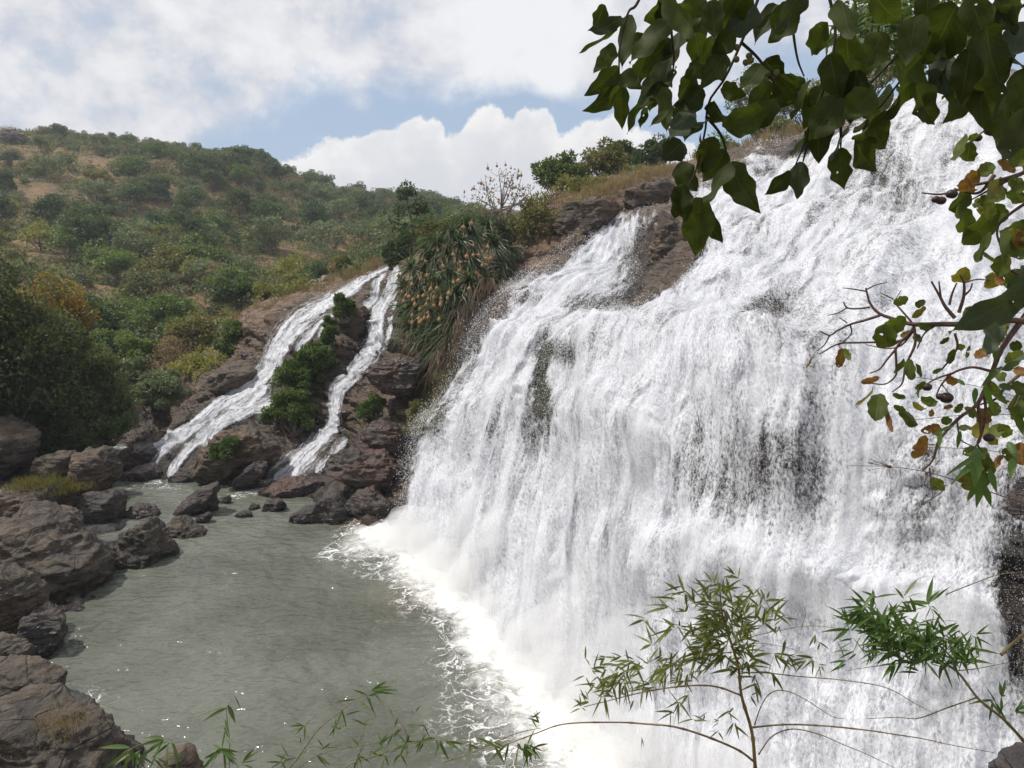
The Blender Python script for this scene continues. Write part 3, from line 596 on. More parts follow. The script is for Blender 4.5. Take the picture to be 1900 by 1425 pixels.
# ------------------------------------------------------------------ boulders and slabs from traced outlines, each with its own distance and thickness
import bmesh
def ico(sub):
    bm = bmesh.new(); bmesh.ops.create_icosphere(bm, subdivisions=sub, radius=1.0)
    V = np.array([v.co[:] for v in bm.verts]); Fc = np.array([[v.index for v in f.verts] for f in bm.faces]); bm.free()
    return V, Fc
ICO = {k: ico(k) for k in (2, 3, 4, 5, 6)}
_bn = [0]
def boulder(name, outline, d=None, mat=None, label='', tf=1.0, sub=5, rough=1.0, cat='boulder', group=None, dip=0.0, lay=0.0):
    """d None: stands in the water, the distance follows from the lowest outline point"""
    _bn[0] += 1; sd = _bn[0] * 7.77
    low = max(outline, key=lambda q: q[1])
    if d is None: d = P(low[0], low[1])[1] + 0.4
    W = np.array([P(x, y, d) for x, y in outline])
    c = np.array([W[:, 0].mean(), d, W[:, 2].mean()])
    q = np.stack([W[:, 0] - c[0], W[:, 2] - c[2]], 1)
    w, h = np.ptp(q[:, 0]), np.ptp(q[:, 1])
    q[:, 1] = np.where(q[:, 1] < -0.15 * h, q[:, 1] - dip * h, q[:, 1])
    th = np.linspace(-math.pi, math.pi, 181); R = np.zeros(181); n = len(q)
    for i, t in enumerate(th):
        u = np.array([math.cos(t), math.sin(t)]); best = 0
        for k in range(n):
            a, b_ = q[k], q[(k + 1) % n]; e = b_ - a; det = u[0] * -e[1] + e[0] * u[1]
            if abs(det) < 1e-9: continue
            rr = (a[0] * -e[1] + e[0] * a[1]) / det; s = (u[0] * a[1] - u[1] * a[0]) / det
            if -1e-6 <= s <= 1 + 1e-6 and rr > best: best = rr
        R[i] = best
    R = np.where(R <= 0, np.median(R), R); R = np.convolve(np.pad(R, 3, mode='wrap'), np.ones(7) / 7, 'valid')
    V, Fc = ICO[sub]
    a = np.arctan2(V[:, 2], V[:, 0]); rho = np.hypot(V[:, 0], V[:, 2]); Rr = np.interp(a, th, R)
    T = 0.5 * (w * h) ** 0.5 * tf
    rp = np.clip(rho, 0, 1) ** 0.62; dp = np.sign(V[:, 1]) * np.abs(V[:, 1]) ** 0.75
    p = np.stack([rp * Rr * np.cos(a), dp * T, rp * Rr * np.sin(a)], 1)
    size = (w * h) ** 0.5; rr = np.random.RandomState(_bn[0])
    for k in range(16):                                  # flat broken faces
        nrm = norm(rr.normal(size=3) * np.array([0.8, 1.0, 0.8])); ex = (p @ nrm).max() * rr.uniform(0.74, 0.95)
        o = np.maximum(0, p @ nrm - ex); p = p - (o * 0.97)[:, None] * nrm
    nr = norm(p / np.array([w, T * 2, h]))
    s3 = p / size * 3 + sd
    disp = 0.055 * fbm(s3, 4) + 0.03 * fbm(s3 * np.array([1, 1, 2.6]) * 2.3, 4) - 0.05 * np.abs(fbm(s3 * 0.8 + 5, 3)) + 0.035 * np.abs(fbm(s3 * 2.4 + 3, 3))
    if lay: disp = disp + lay * (hsh(np.floor(p[:, 2] / size * 9 + fbm(s3 * 0.5, 2)) + sd) - 0.5)
    p = p + nr * (disp * size * rough)[:, None]
    b = MB(); b.add(p, Fc)
    o = b.build(name, mat or M_boulder, origin=None); o.location = c
    return tag(o, label, cat, group)
BO = [
 # left pile
 ([(0, 981), (32, 947), (57, 939), (79, 961), (126, 975), (164, 1000), (190, 1023), (202, 1045), (205, 1085), (190, 1110), (130, 1133), (70, 1122), (30, 1085), (-20, 1065), (-20, 1000)], 31.5, M_boulder, 'largest brown boulder at the left edge of the pool, rounded and cracked', 1.0, 6),
 ([(246, 963), (272, 961), (294, 978), (300, 1000), (322, 1023), (325, 1041), (294, 1057), (253, 1072), (210, 1100), (190, 1088), (200, 1020), (227, 991)], 34.5, M_boulder, 'grey-brown boulder dipping into the pool right of the largest boulder', 0.9, 6),
 ([(303, 966), (332, 959), (354, 975), (379, 982), (399, 1008), (357, 1017), (316, 1020), (297, 991)], 38.0, M_boulder, 'low pointed grey boulder reaching farthest into the pool from the left pile', 1.0, 5),
 ([(237, 940), (253, 934), (278, 940), (311, 959), (294, 972), (268, 968), (246, 968), (234, 953)], 41.0, M_wet, 'dark flat-topped rock lying behind the grey-brown boulder at the pool edge', 0.9, 5),
 ([(-70, 770), (0, 779), (32, 789), (63, 808), (70, 833), (54, 856), (32, 874), (0, 900), (-70, 910)], 46.0, M_boulder, 'big smooth grey boulder under the dark tree at the left frame edge', 1.0, 5),
 ([(60, 890), (64, 852), (88, 843), (139, 836), (150, 855), (147, 882), (126, 895), (88, 892)], 45.0, M_brown, 'brown block rock wedged between two boulders below the dark tree', 0.9, 5),
 ([(148, 839), (189, 828), (217, 852), (220, 884), (200, 908), (152, 916), (128, 895), (143, 868)], 44.5, M_brown, 'rusty brown boulder with a flat sloping top near the upper channel', 1.0, 5),
 ([(-20, 915), (47, 903), (110, 897), (145, 916), (152, 950), (95, 952), (69, 946), (28, 956), (-20, 990)], 39.5, M_brown, 'layered ledge rock topped with yellow grass behind the largest boulder', 0.9, 5),
 ([(146, 915), (189, 920), (221, 904), (230, 934), (226, 980), (189, 988), (156, 1002), (148, 966)], 40.5, M_wet, 'dark angular block standing in shade above the channel', 0.9, 5),
 ([(70, 938), (126, 940), (155, 964), (161, 992), (136, 984), (77, 964)], 36.0, M_boulder, 'ragged grey rock resting on the shoulder of the largest boulder', 0.8, 5),
 ([(-30, 1040), (12, 1045), (40, 1068), (66, 1098), (75, 1132), (55, 1152), (15, 1165), (-30, 1170)], 26.5, M_boulder, 'pale topped boulder cut by the left frame edge below the largest boulder', 0.9, 5),
 ([(50, 1140), (90, 1128), (121, 1148), (119, 1182), (102, 1210), (70, 1232), (45, 1226), (38, 1190)], 25.5, M_wet, 'dark slanting rock at the water edge below the pale topped boulder', 0.9, 5),
 ([(-30, 1180), (20, 1182), (52, 1196), (56, 1226), (20, 1240), (-30, 1240)], 23.6, M_boulder, 'small brown rock at the left edge above the flat slab rock', 0.9, 5),
 ([(-30, 1222), (60, 1238), (115, 1262), (124, 1280), (104, 1302), (66, 1324), (-30, 1310)], 22.2, M_boulder, 'flat grey slab rock jutting over the pool with a dark undercut', 0.8, 5),
 ([(-60, 1300), (60, 1312), (110, 1328), (170, 1345), (200, 1380), (236, 1428), (250, 1560), (-60, 1560)], 18.5, M_boulder, 'big rough brown boulder filling the bottom left corner', 0.9, 6),
 ([(285, 1425), (315, 1400), (342, 1388), (365, 1415), (384, 1470), (270, 1480)], 17.6, M_brown, 'small pointed brown rock rising at the bottom edge', 0.9, 4),
 # channel and cascade foot
 ([(313, 953), (341, 928), (373, 903), (404, 895), (412, 904), (397, 918), (400, 936), (363, 947), (332, 954)], None, M_wet, 'dark wedge-shaped rock slanting up out of the channel', 0.8, 5),
 ([(360, 865), (373, 843), (392, 827), (407, 798), (442, 787), (489, 788), (512, 802), (519, 826), (507, 854), (467, 862), (445, 898), (404, 900), (366, 886)], 48.6, M_brown, 'huge brown boulder between the two small cascades with a shrub on it', 0.9, 6),
 ([(433, 903), (436, 890), (458, 868), (486, 850), (497, 854), (497, 870), (480, 892), (455, 911), (439, 912)], 46.2, M_wet, 'oblong dark slab leaning against the huge brown boulder', 0.8, 5),
 ([(205, 868), (222, 846), (244, 826), (270, 819), (291, 830), (287, 850), (262, 868), (230, 880)], 51.5, M_wet, 'wet dark rock at the foot of the long cascade, upper one', 1.0, 5),
 ([(215, 895), (240, 872), (275, 858), (303, 871), (307, 893), (272, 910), (228, 912)], 49.0, M_wet, 'wet dark rock at the foot of the long cascade, lower one by the channel', 1.0, 5),
 ([(310, 900), (322, 876), (346, 868), (366, 880), (372, 898), (345, 906)], 48.2, M_wet, 'small wet rock splashed by the end of the long cascade', 0.9, 4),
 ([(480, 912), (500, 898), (540, 890), (605, 890), (632, 903), (612, 922), (536, 930), (490, 928)], 45.6, M_red, 'flat reddish slab at the foot of the thin cascade', 1.2, 5),
 ([(482, 948), (493, 930), (528, 925), (534, 940), (509, 950)], None, M_wet, 'rounded dark rock in the shallows left of the lumpy rock', 0.9, 5),
 ([(580, 950), (594, 921), (625, 919), (650, 936), (646, 957), (605, 965), (551, 968), (534, 953), (550, 944)], None, M_wet, 'lumpy dark rock in the shallows below the red ledges', 0.9, 5),
 ([(433, 956), (451, 947), (470, 951), (468, 961), (445, 962)], None, M_wet, 'tiny dark stone in the shallows between the wedge rock and rounded rock', 0.9, 4),
 ([(356, 968), (368, 958), (389, 949), (401, 956), (384, 966), (368, 972)], None, M_wet, 'little pointed stone in the pool beside the low pointed boulder', 0.9, 4),
 ([(399, 930), (424, 919), (433, 929), (416, 936)], None, M_wet, 'small flat stone right beside the wedge-shaped rock', 0.9, 4),
 ([(457, 945), (466, 934), (482, 937), (480, 948)], None, M_wet, 'small round stone touching the rounded dark rock', 0.9, 4),
 ([(366, 714), (393, 697), (432, 684), (480, 686), (484, 702), (434, 722), (408, 741), (368, 738)], 60.0, M_boulder, 'pale flat ledge rock left of the long cascade', 0.8, 5),
 ([(437, 684), (447, 655), (489, 650), (494, 668), (480, 688)], 63.0, M_wet, 'dark stacked rock wedged beside the steep part of the long cascade', 0.9, 5),
 ([(455, 655), (452, 600), (470, 580), (520, 577), (530, 590), (512, 640), (498, 660)], 66.2, M_brown, 'brown rock wall block at the left shoulder of the long cascade', 0.6, 5),
 # the wall beside the thin cascade
 ([(622, 640), (624, 590), (640, 572), (668, 567), (688, 570), (684, 610), (668, 640), (640, 652)], 59.2, M_brown, 'rounded brown rock dome left of the thin cascade', 0.55, 5),
 ([(708, 655), (716, 590), (736, 566), (770, 560), (790, 600), (780, 655), (745, 664)], 56.2, M_brown, 'orange brown rock face right of the thin cascade under the screw pines', 0.5, 5),
 ([(575, 715), (588, 695), (622, 680), (650, 676), (655, 690), (630, 716), (600, 722)], 56.4, M_wet, 'dark shelf rock left of the thin cascade drop', 0.8, 5),
 ([(649, 704), (672, 676), (735, 664), (794, 668), (800, 700), (794, 738), (745, 734), (702, 728)], 47.6, M_red, 'thick overhanging slab above the dark hollow', 0.7, 6),
 ([(660, 776), (702, 777), (779, 802), (773, 848), (721, 842), (672, 815)], 45.0, M_red, 'reddish slab below the dark hollow', 0.8, 5),
 ([(588, 868), (622, 836), (682, 834), (767, 866), (745, 930), (700, 915), (640, 890)], 43.0, M_red, 'broad wet reddish slab tilting towards the pool', 0.8, 6),
 ([(630, 925), (690, 905), (740, 925), (735, 968), (690, 962), (640, 950)], 41.0, M_red, 'low cracked slab at the pool edge beside the big waterfall', 0.8, 5),
 # upper bank
 ([(1012, 445), (1050, 380), (1110, 362), (1160, 365), (1165, 395), (1120, 418), (1060, 452), (1020, 470)], 55.5, M_brown, 'blocky brown outcrop above the first lip of the big waterfall', 0.5, 6),
 ([(1140, 372), (1180, 345), (1240, 330), (1262, 345), (1240, 378), (1190, 392), (1150, 396)], 58.0, M_brown, 'brown layered outcrop under dry grass beside the upper bank trees', 0.5, 5),
 ([(1226, 388), (1284, 394), (1296, 430), (1290, 485), (1250, 548), (1180, 562), (1200, 520), (1206, 470), (1216, 425)], 43.6, M_brown, 'dark brown rock standing bare between two streams of the big waterfall', 0.5, 6),
 ([(1436, 300), (1470, 262), (1520, 245), (1530, 262), (1500, 285), (1455, 312)], 58.0, M_wet, 'wet grey rock beside the small upper stream', 0.6, 5),
 ([(1850, 1440), (1868, 1400), (1900, 1380), (1960, 1390), (1980, 1500), (1850, 1500)], 9.0, M_wet, 'dark near rock in the bottom right corner', 0.8, 4),
 ([(1862, 1010), (1875, 900), (1900, 860), (1990, 860), (2000, 1250), (1880, 1250), (1860, 1150)], 16.9, M_wet, 'dark wet rock wall at the right edge of the big waterfall', 0.35, 6),
 # ridge
 ([(58, 292), (70, 280), (92, 276), (104, 284), (100, 296), (74, 300)], 300, M_boulder, 'grey rock right beside the ridge outcrop, lower', 0.8, 4),
 ([(105, 322), (128, 312), (150, 316), (156, 328), (130, 334)], 270, M_boulder, 'grey ledge rock below the ridge outcrop, among dry scrub', 0.8, 4),
 ([(165, 312), (182, 304), (204, 310), (206, 322), (180, 326)], 272, M_boulder, 'grey ledge rock on the bare tan patch under the ridge', 0.8, 4),
 ([(60, 318), (72, 308), (96, 312), (98, 324), (74, 330)], 275, M_boulder, 'darker rock at the far left below the ridge outcrop', 0.8, 4),
 ([(212, 300), (230, 293), (246, 300), (240, 310), (220, 312)], 280, M_boulder, 'small rock right of the bare tan patch near the skyline', 0.8, 4),
 ([(-40, 275), (-8, 236), (4, 243), (24, 246), (28, 238), (35, 247), (50, 250), (61, 262), (58, 276), (30, 292), (-40, 296)], 305, M_boulder, 'grey rock outcrop on the ridge at the far left', 0.8, 5),
 ([(120, 372), (160, 360), (205, 365), (200, 380), (140, 388)], 232, M_boulder, 'rocky grey outcrop on the upper slope', 0.6, 4),
 ([(78, 372), (95, 358), (118, 362), (120, 382), (85, 388)], 228, M_boulder, 'grey boulder on the dry slope below the ridge', 0.7, 4),
 ([(448, 370), (470, 366), (488, 375), (480, 386), (452, 384)], 226, M_boulder, 'pale rock pile on the wooded middle slope', 0.7, 4),
]
for i, bb in enumerate(BO):
    outl, d, m_, lab, tf, sb = bb
    boulder('boulder' if 'slab' not in lab else 'rock_slab', outl, d, m_, lab, tf, sb, dip=0.25 if d is None else 0.0, lay=0.03 if m_ in (M_red, M_brown) else 0.012, cat='boulder' if 'slab' not in lab else 'rock slab')

# ------------------------------------------------------------------ foliage builders
def mat_leaf(name, c1, c2, scale=0.5, trans=0.3, rnd=0.5, rough=0.6, rc=None):
    m, n, out = material(name)
    pos = n.new('ShaderNodeNewGeometry').outputs['Position']
    isl = n.new('ShaderNodeNewGeometry').outputs['Random Per Island']
    c = n.mix(n.ramp(n.noise(pos, scale, 4, 0.6), 0.36, 0.64), c1, c2)
    c = n.mix(n.math('MULTIPLY', isl, 0.4), c, tuple(v * 0.55 for v in c1))
    if rnd:
        oi = n.new('ShaderNodeObjectInfo').outputs['Random']
        c = n.mix(n.math('MULTIPLY', oi, rnd), c, rc or tuple(v * 0.5 for v in c1))
    b = n.new('ShaderNodeBsdfPrincipled'); n.set(b.inputs['Base Color'], c); b.inputs['Roughness'].default_value = rough; b.inputs['Specular IOR Level'].default_value = 0.3
    tl = n.new('ShaderNodeBsdfTranslucent'); n.set(tl.inputs['Color'], n.mix(1.0, c, (1.5, 1.5, 0.7), 'MULTIPLY'))
    mx = n.new('ShaderNodeMixShader'); mx.inputs[0].default_value = trans
    n.l.new(b.outputs[0], mx.inputs[1]); n.l.new(tl.outputs[0], mx.inputs[2]); n.l.new(mx.outputs[0], out.inputs['Surface'])
    return m
M_bark = mat_simple('bark', (0.10, 0.085, 0.07), 0.9, 0.1, None, 6.0, (0.17, 0.145, 0.12))
L_dark = mat_leaf('leaf_dark_green', (0.060, 0.094, 0.038), (0.100, 0.146, 0.051))
L_grey = mat_leaf('leaf_grey_green', (0.129, 0.164, 0.090), (0.204, 0.237, 0.135))
L_mid = mat_leaf('leaf_mid_green', (0.097, 0.153, 0.044), (0.171, 0.226, 0.065))
L_yel = mat_leaf('leaf_yellow_green', (0.204, 0.217, 0.050), (0.300, 0.287, 0.076))
L_dry = mat_leaf('leaf_dry_brown', (0.203, 0.143, 0.090), (0.285, 0.203, 0.135))
L_orange = mat_leaf('leaf_orange', (0.300, 0.195, 0.030), (0.180, 0.150, 0.038))
L_bright = mat_leaf('leaf_bright_green', (0.066, 0.118, 0.024), (0.110, 0.165, 0.042), 1.5)
L_tree = mat_leaf('leaf_shade_tree', (0.078, 0.102, 0.038), (0.125, 0.148, 0.056), 0.7, 0.4)
L_olive = mat_leaf('leaf_olive', (0.150, 0.157, 0.050), (0.226, 0.205, 0.072))
def kites(C, T, N, L, W, rng, fold=0.0):
    """leaf quads: base C, tip direction T, normal N, length L, width W"""
    S = norm(np.cross(T, N)); n = len(C); L = np.broadcast_to(L, (n,))[:, None]; W = np.broadcast_to(W, (n,))[:, None]
    mid = C + T * L * 0.42 + N * fold * W
    V = np.stack([C, mid + S * W * 0.5, C + T * L, mid - S * W * 0.5], 1)
    return V.reshape(-1, 3), np.arange(4 * n).reshape(n, 4)
def leaf_cloud(b, cen, rad, n, L, W, rng, mat=1, shell=0.55, droop=0.0):
    d = norm(rng.normal(size=(n, 3))); rr = (shell + (1 - shell) * rng.rand(n)) ** 0.8
    C = np.asarray(cen) + d * np.asarray(rad) * rr[:, None]
    T = norm(d + rng.normal(size=(n, 3)) * 0.9 + np.array([0, 0, -droop])); N = norm(np.array([0, 0, 1.0]) + d * 0.6 + rng.normal(size=(n, 3)) * 0.6)
    V, Fc = kites(C, T, N, L * (0.6 + 0.8 * rng.rand(n)), W * (0.6 + 0.8 * rng.rand(n)), rng)
    b.add(V, Fc, mat, False)
def tree_parts(seed, H=9.0, R=4.5, nclump=16, per=150, leaf=0.45, crown0=0.35, flat=0.75, trunk=0.22, stems=1, loose=1.0, lean=0.0):
    """(trunk MB, crown MB): a tapered trunk with limbs out to clumps of leaf-sized faces"""
    rng = np.random.RandomState(seed); tb = MB(); cb = MB()
    cz = H * (crown0 + 1) / 2; hz = H * (1 - crown0) / 2
    cl = []; an = rng.uniform(0.85, 1.25, 2); sl = rng.uniform(-0.3, 0.3)
    for i in range(nclump):
        for _ in range(30):
            u = norm(rng.normal(size=3)) * rng.uniform(0.35, 1.0) ** 0.5; u[2] = abs(u[2]) * 1.15 - 0.45
            kf = rng.uniform(0.62, 1.18); c = np.array([u[0] * R * 0.8 * kf * an[0], u[1] * R * 0.8 * kf, cz + u[2] * hz * 0.92 * kf + sl * u[0] * R]); rr = R * rng.uniform(0.17, 0.40)
            if all(np.linalg.norm(c - q[0]) > 0.55 * (rr + q[1]) for q in cl) : break
        c[0] += lean * c[2]
        cl.append((c, rr))
    for s in range(stems):
        a = rng.rand() * 6.28; off = np.array([math.cos(a), math.sin(a), 0]) * (0.0 if stems == 1 else R * 0.12)
        top = np.array([rng.normal() * 0.3 + lean * H * 0.6, rng.normal() * 0.3, H * (crown0 + 0.25)]) + off * 3
        pts = spline([off, off * 1.6 + np.array([rng.normal() * 0.15, rng.normal() * 0.15, H * crown0 * 0.5]), top], 7)
        tb.add(*tube(pts, np.linspace(trunk, trunk * 0.45, 7), 7), 0)
        for c, rr in cl[s::stems]:
            k = rng.randint(2, 6); p0 = pts[k]; m = (p0 + c) / 2 + np.array([0, 0, -0.08 * H]) + rng.normal(size=3) * 0.2
            tb.add(*tube(spline([p0, m, c], 6), np.linspace(trunk * 0.38, trunk * 0.06, 6), 5), 0)
    for c, rr in cl:
        leaf_cloud(cb, c, np.array([rr, rr, rr * flat]), int(per * rng.uniform(0.7, 1.3) * loose), leaf, leaf * 0.6, rng, 0, 0.5)
    return tb, cb
def far_mesh(name, seed, leafmat, **kw):
    tb, cb = tree_parts(seed, **kw)
    m = MB()
    for (V, (Fc, mi, sm)) in zip(tb.V, tb.Fs): pass
    for src, k in ((tb, 0), (cb, 1)):
        off = 0
        for V, (Fc, mi, sm) in zip(src.V, src.Fs): m.add(V, Fc - off, k, sm); off += len(V)
    return m.mesh(name, [M_bark, leafmat])
# ---- hillside trees: 290 individuals
rng = np.random.RandomState(21)
FT = {}
KINDS = [('dark', L_dark, 'dark green dense round-topped tree', dict(H=9, R=4.6, nclump=18, per=150, crown0=0.18)), ('grey', L_grey, 'grey-green loose spreading tree', dict(H=8, R=4.8, nclump=17, per=120, crown0=0.22, flat=0.6)),
         ('mid', L_mid, 'mid green bushy tree', dict(H=7.5, R=4.2, nclump=16, per=150, crown0=0.12)), ('yellow', L_yel, 'yellow-green small tree', dict(H=6, R=3.6, nclump=13, per=130, crown0=0.2)),
         ('dry', L_dry, 'brownish half-bare tree', dict(H=6.5, R=3.6, nclump=14, per=45, crown0=0.2)), ('olive', L_olive, 'olive green spreading tree', dict(H=7.5, R=4.4, nclump=16, per=130, crown0=0.2, flat=0.65))]
for nm, lm, lb, kw in KINDS: FT[nm] = [far_mesh('hill_tree', hash_ + 100 * len(FT), lm, **kw) for hash_ in (1, 2, 3)]
hp, hq = proj(SH)
CLEAR = [(90, 520, 60, 45, 1), (210, 335, 90, 28, .75), (60, 360, 60, 16, 1), (35, 480, 45, 40, .9), (540, 470, 40, 22, 1), (630, 440, 35, 18, .9), (490, 495, 50, 18, .9), (640, 500, 45, 16, .8), (150, 300, 90, 16, .7), (300, 560, 40, 18, .3), (110, 410, 50, 14, .8), (650, 470, 60, 20, .6), (180, 610, 50, 40, .5), (420, 440, 25, 8, .6), (560, 420, 30, 8, .5), (20, 300, 60, 20, .4)]
clear = np.clip(gsum(hp, hq, CLEAR), 0, 1)
DARKZ = [(420, 430, 240, 60), (190, 380, 70, 25), (450, 340, 150, 40), (250, 470, 120, 50), (20, 300, 80, 20), (550, 370, 120, 30), (780, 410, 120, 20)]
hr = np.linalg.norm(np.cross(np.gradient(SH, axis=0), np.gradient(SH, axis=1)), axis=2)
vis = (hp > -60) & (hp < 900) & (SH[..., 1] > 80) & (SH[..., 1] < 420) & (hq > 225) & (hq < 640)
nout = ~((hp < 75) & (hq < 300))
wt = hr * vis * nout * (1.02 - clear) * (1 / np.maximum(SH[..., 1], 60)) ** 0.7
cand = rng.choice(wt.size, 6000, p=wt.ravel() / wt.sum()); placed = []
Sf = SH.reshape(-1, 3); hpf, hqf = hp.ravel(), hq.ravel()
for ci in cand:
    p = Sf[ci]; x, y = hpf[ci], hqf[ci]
    if any((p[0] - q[0]) ** 2 + (p[1] - q[1]) ** 2 < (3.3 + 0.008 * p[1]) ** 2 for q in placed): continue
    placed.append((p[0], p[1], p[2], x, y))
    if len(placed) >= 292: break
for (X_, Y_, Z_, x, y) in placed:
    dk = min(1, sum(math.exp(-((x - a) / c) ** 2 - ((y - b_) / d_) ** 2) for a, b_, c, d_ in DARKZ)) ; u = rng.rand()
    low = y > 520
    if u < 0.62 * dk: kd = 0
    else:
        kd = rng.choice([1, 2, 3, 4, 5, 0], p=[.27, .28, .14, .08, .17, .06] if low else [.42, .10, .04, .09, .18, .17])
    nm, lm, lb, kw = KINDS[kd]
    o = bpy.data.objects.new('hill_tree', FT[nm][rng.randint(3)]); COL.objects.link(o)
    s = rng.uniform(0.75, 1.15) * (0.8 if Y_ < 130 else 1.0) * (0.75 if y < 300 else 1.0) * 1.08
    o.location = (X_, Y_, Z_ - 0.4); o.scale = (s * rng.uniform(.9, 1.2), s * rng.uniform(.9, 1.2), s); o.rotation_euler = (0, 0, rng.rand() * 6.28)
    zone = 'on the skyline ridge' if Y_ > 285 else ('on the upper slope' if Y_ > 210 else ('in the mid-slope wood' if Y_ > 140 else 'low in the valley'))
    side = 'far left' if x < 200 else ('left of middle' if x < 420 else ('right of middle' if x < 620 else 'far right'))
    tag(o, lb + ' ' + zone + ', ' + side, 'tree', 'trees on the wooded hillside')
# ---- low scrub: uncounted
wt2 = hr * ((hp > -60) & (hp < 1000) & (SH[..., 1] > 64) & (SH[..., 1] < 420) & (hq > 225)) * (1.1 - 0.75 * clear) / np.maximum(SH[..., 1], 60) ** 0.8
ci = rng.choice(wt2.size, 4200, p=wt2.ravel() / wt2.sum()); b = MB()
for c in ci:
    p = Sf[c]; q = rng.uniform(0.5, 1.5) * (0.6 + p[1] / 250); kk = rng.choice([0, 1, 2, 3], p=[.3, .3, .2, .2])
    leaf_cloud(b, p + np.array([0, 0, q * 0.4]), (q, q, q * 0.7), 46, 0.22 + p[1] * 0.0011, 0.14 + p[1] * 0.0008, rng, kk, 0.4)
sc = b.build('scrub', [L_grey, L_olive, L_dry, L_mid]); tag(sc, 'low scrub scattered over the dry hillside', 'scrub', kind='stuff')
# ---- the many smaller trees between them: uncounted woodland
wt3 = hr * nout * ((hp > -60) & (hp < 1000) & (SH[..., 1] > 75) & (SH[..., 1] < 430) & (hq > 225)) * (1.02 - clear) ** 2 / np.maximum(SH[..., 1], 60) ** 0.3
ci = rng.choice(wt3.size, 2600, p=wt3.ravel() / wt3.sum()); b = MB()
for c in ci:
    p = Sf[c]; x, y = hpf[c], hqf[c]; dk = min(1, sum(math.exp(-((x - a) / c_) ** 2 - ((y - b_) / d_) ** 2) for a, b_, c_, d_ in DARKZ))
    kk = 0 if rng.rand() < 0.6 * dk else rng.choice([0, 1, 2, 3, 4, 5], p=[.24, .40, .08, .03, .09, .16]); R_ = rng.uniform(1.2, 2.7) * (0.75 if p[1] > 285 else 1); H_ = R_ * rng.uniform(0.9, 1.5)
    for u in range(5):
        off = rng.normal(size=3) * np.array([.5, .5, .28]) * R_; q = R_ * rng.uniform(.4, .7)
        leaf_cloud(b, p + np.array([0, 0, H_ * .7]) + off, (q, q, q * .7), 44, 0.46, 0.27, rng, kk, 0.45)
wd = b.build('woodland', [L_dark, L_grey, L_mid, L_yel, L_dry, L_olive]); tag(wd, 'small trees and bushes filling the wooded hillside', 'woodland', kind='stuff')

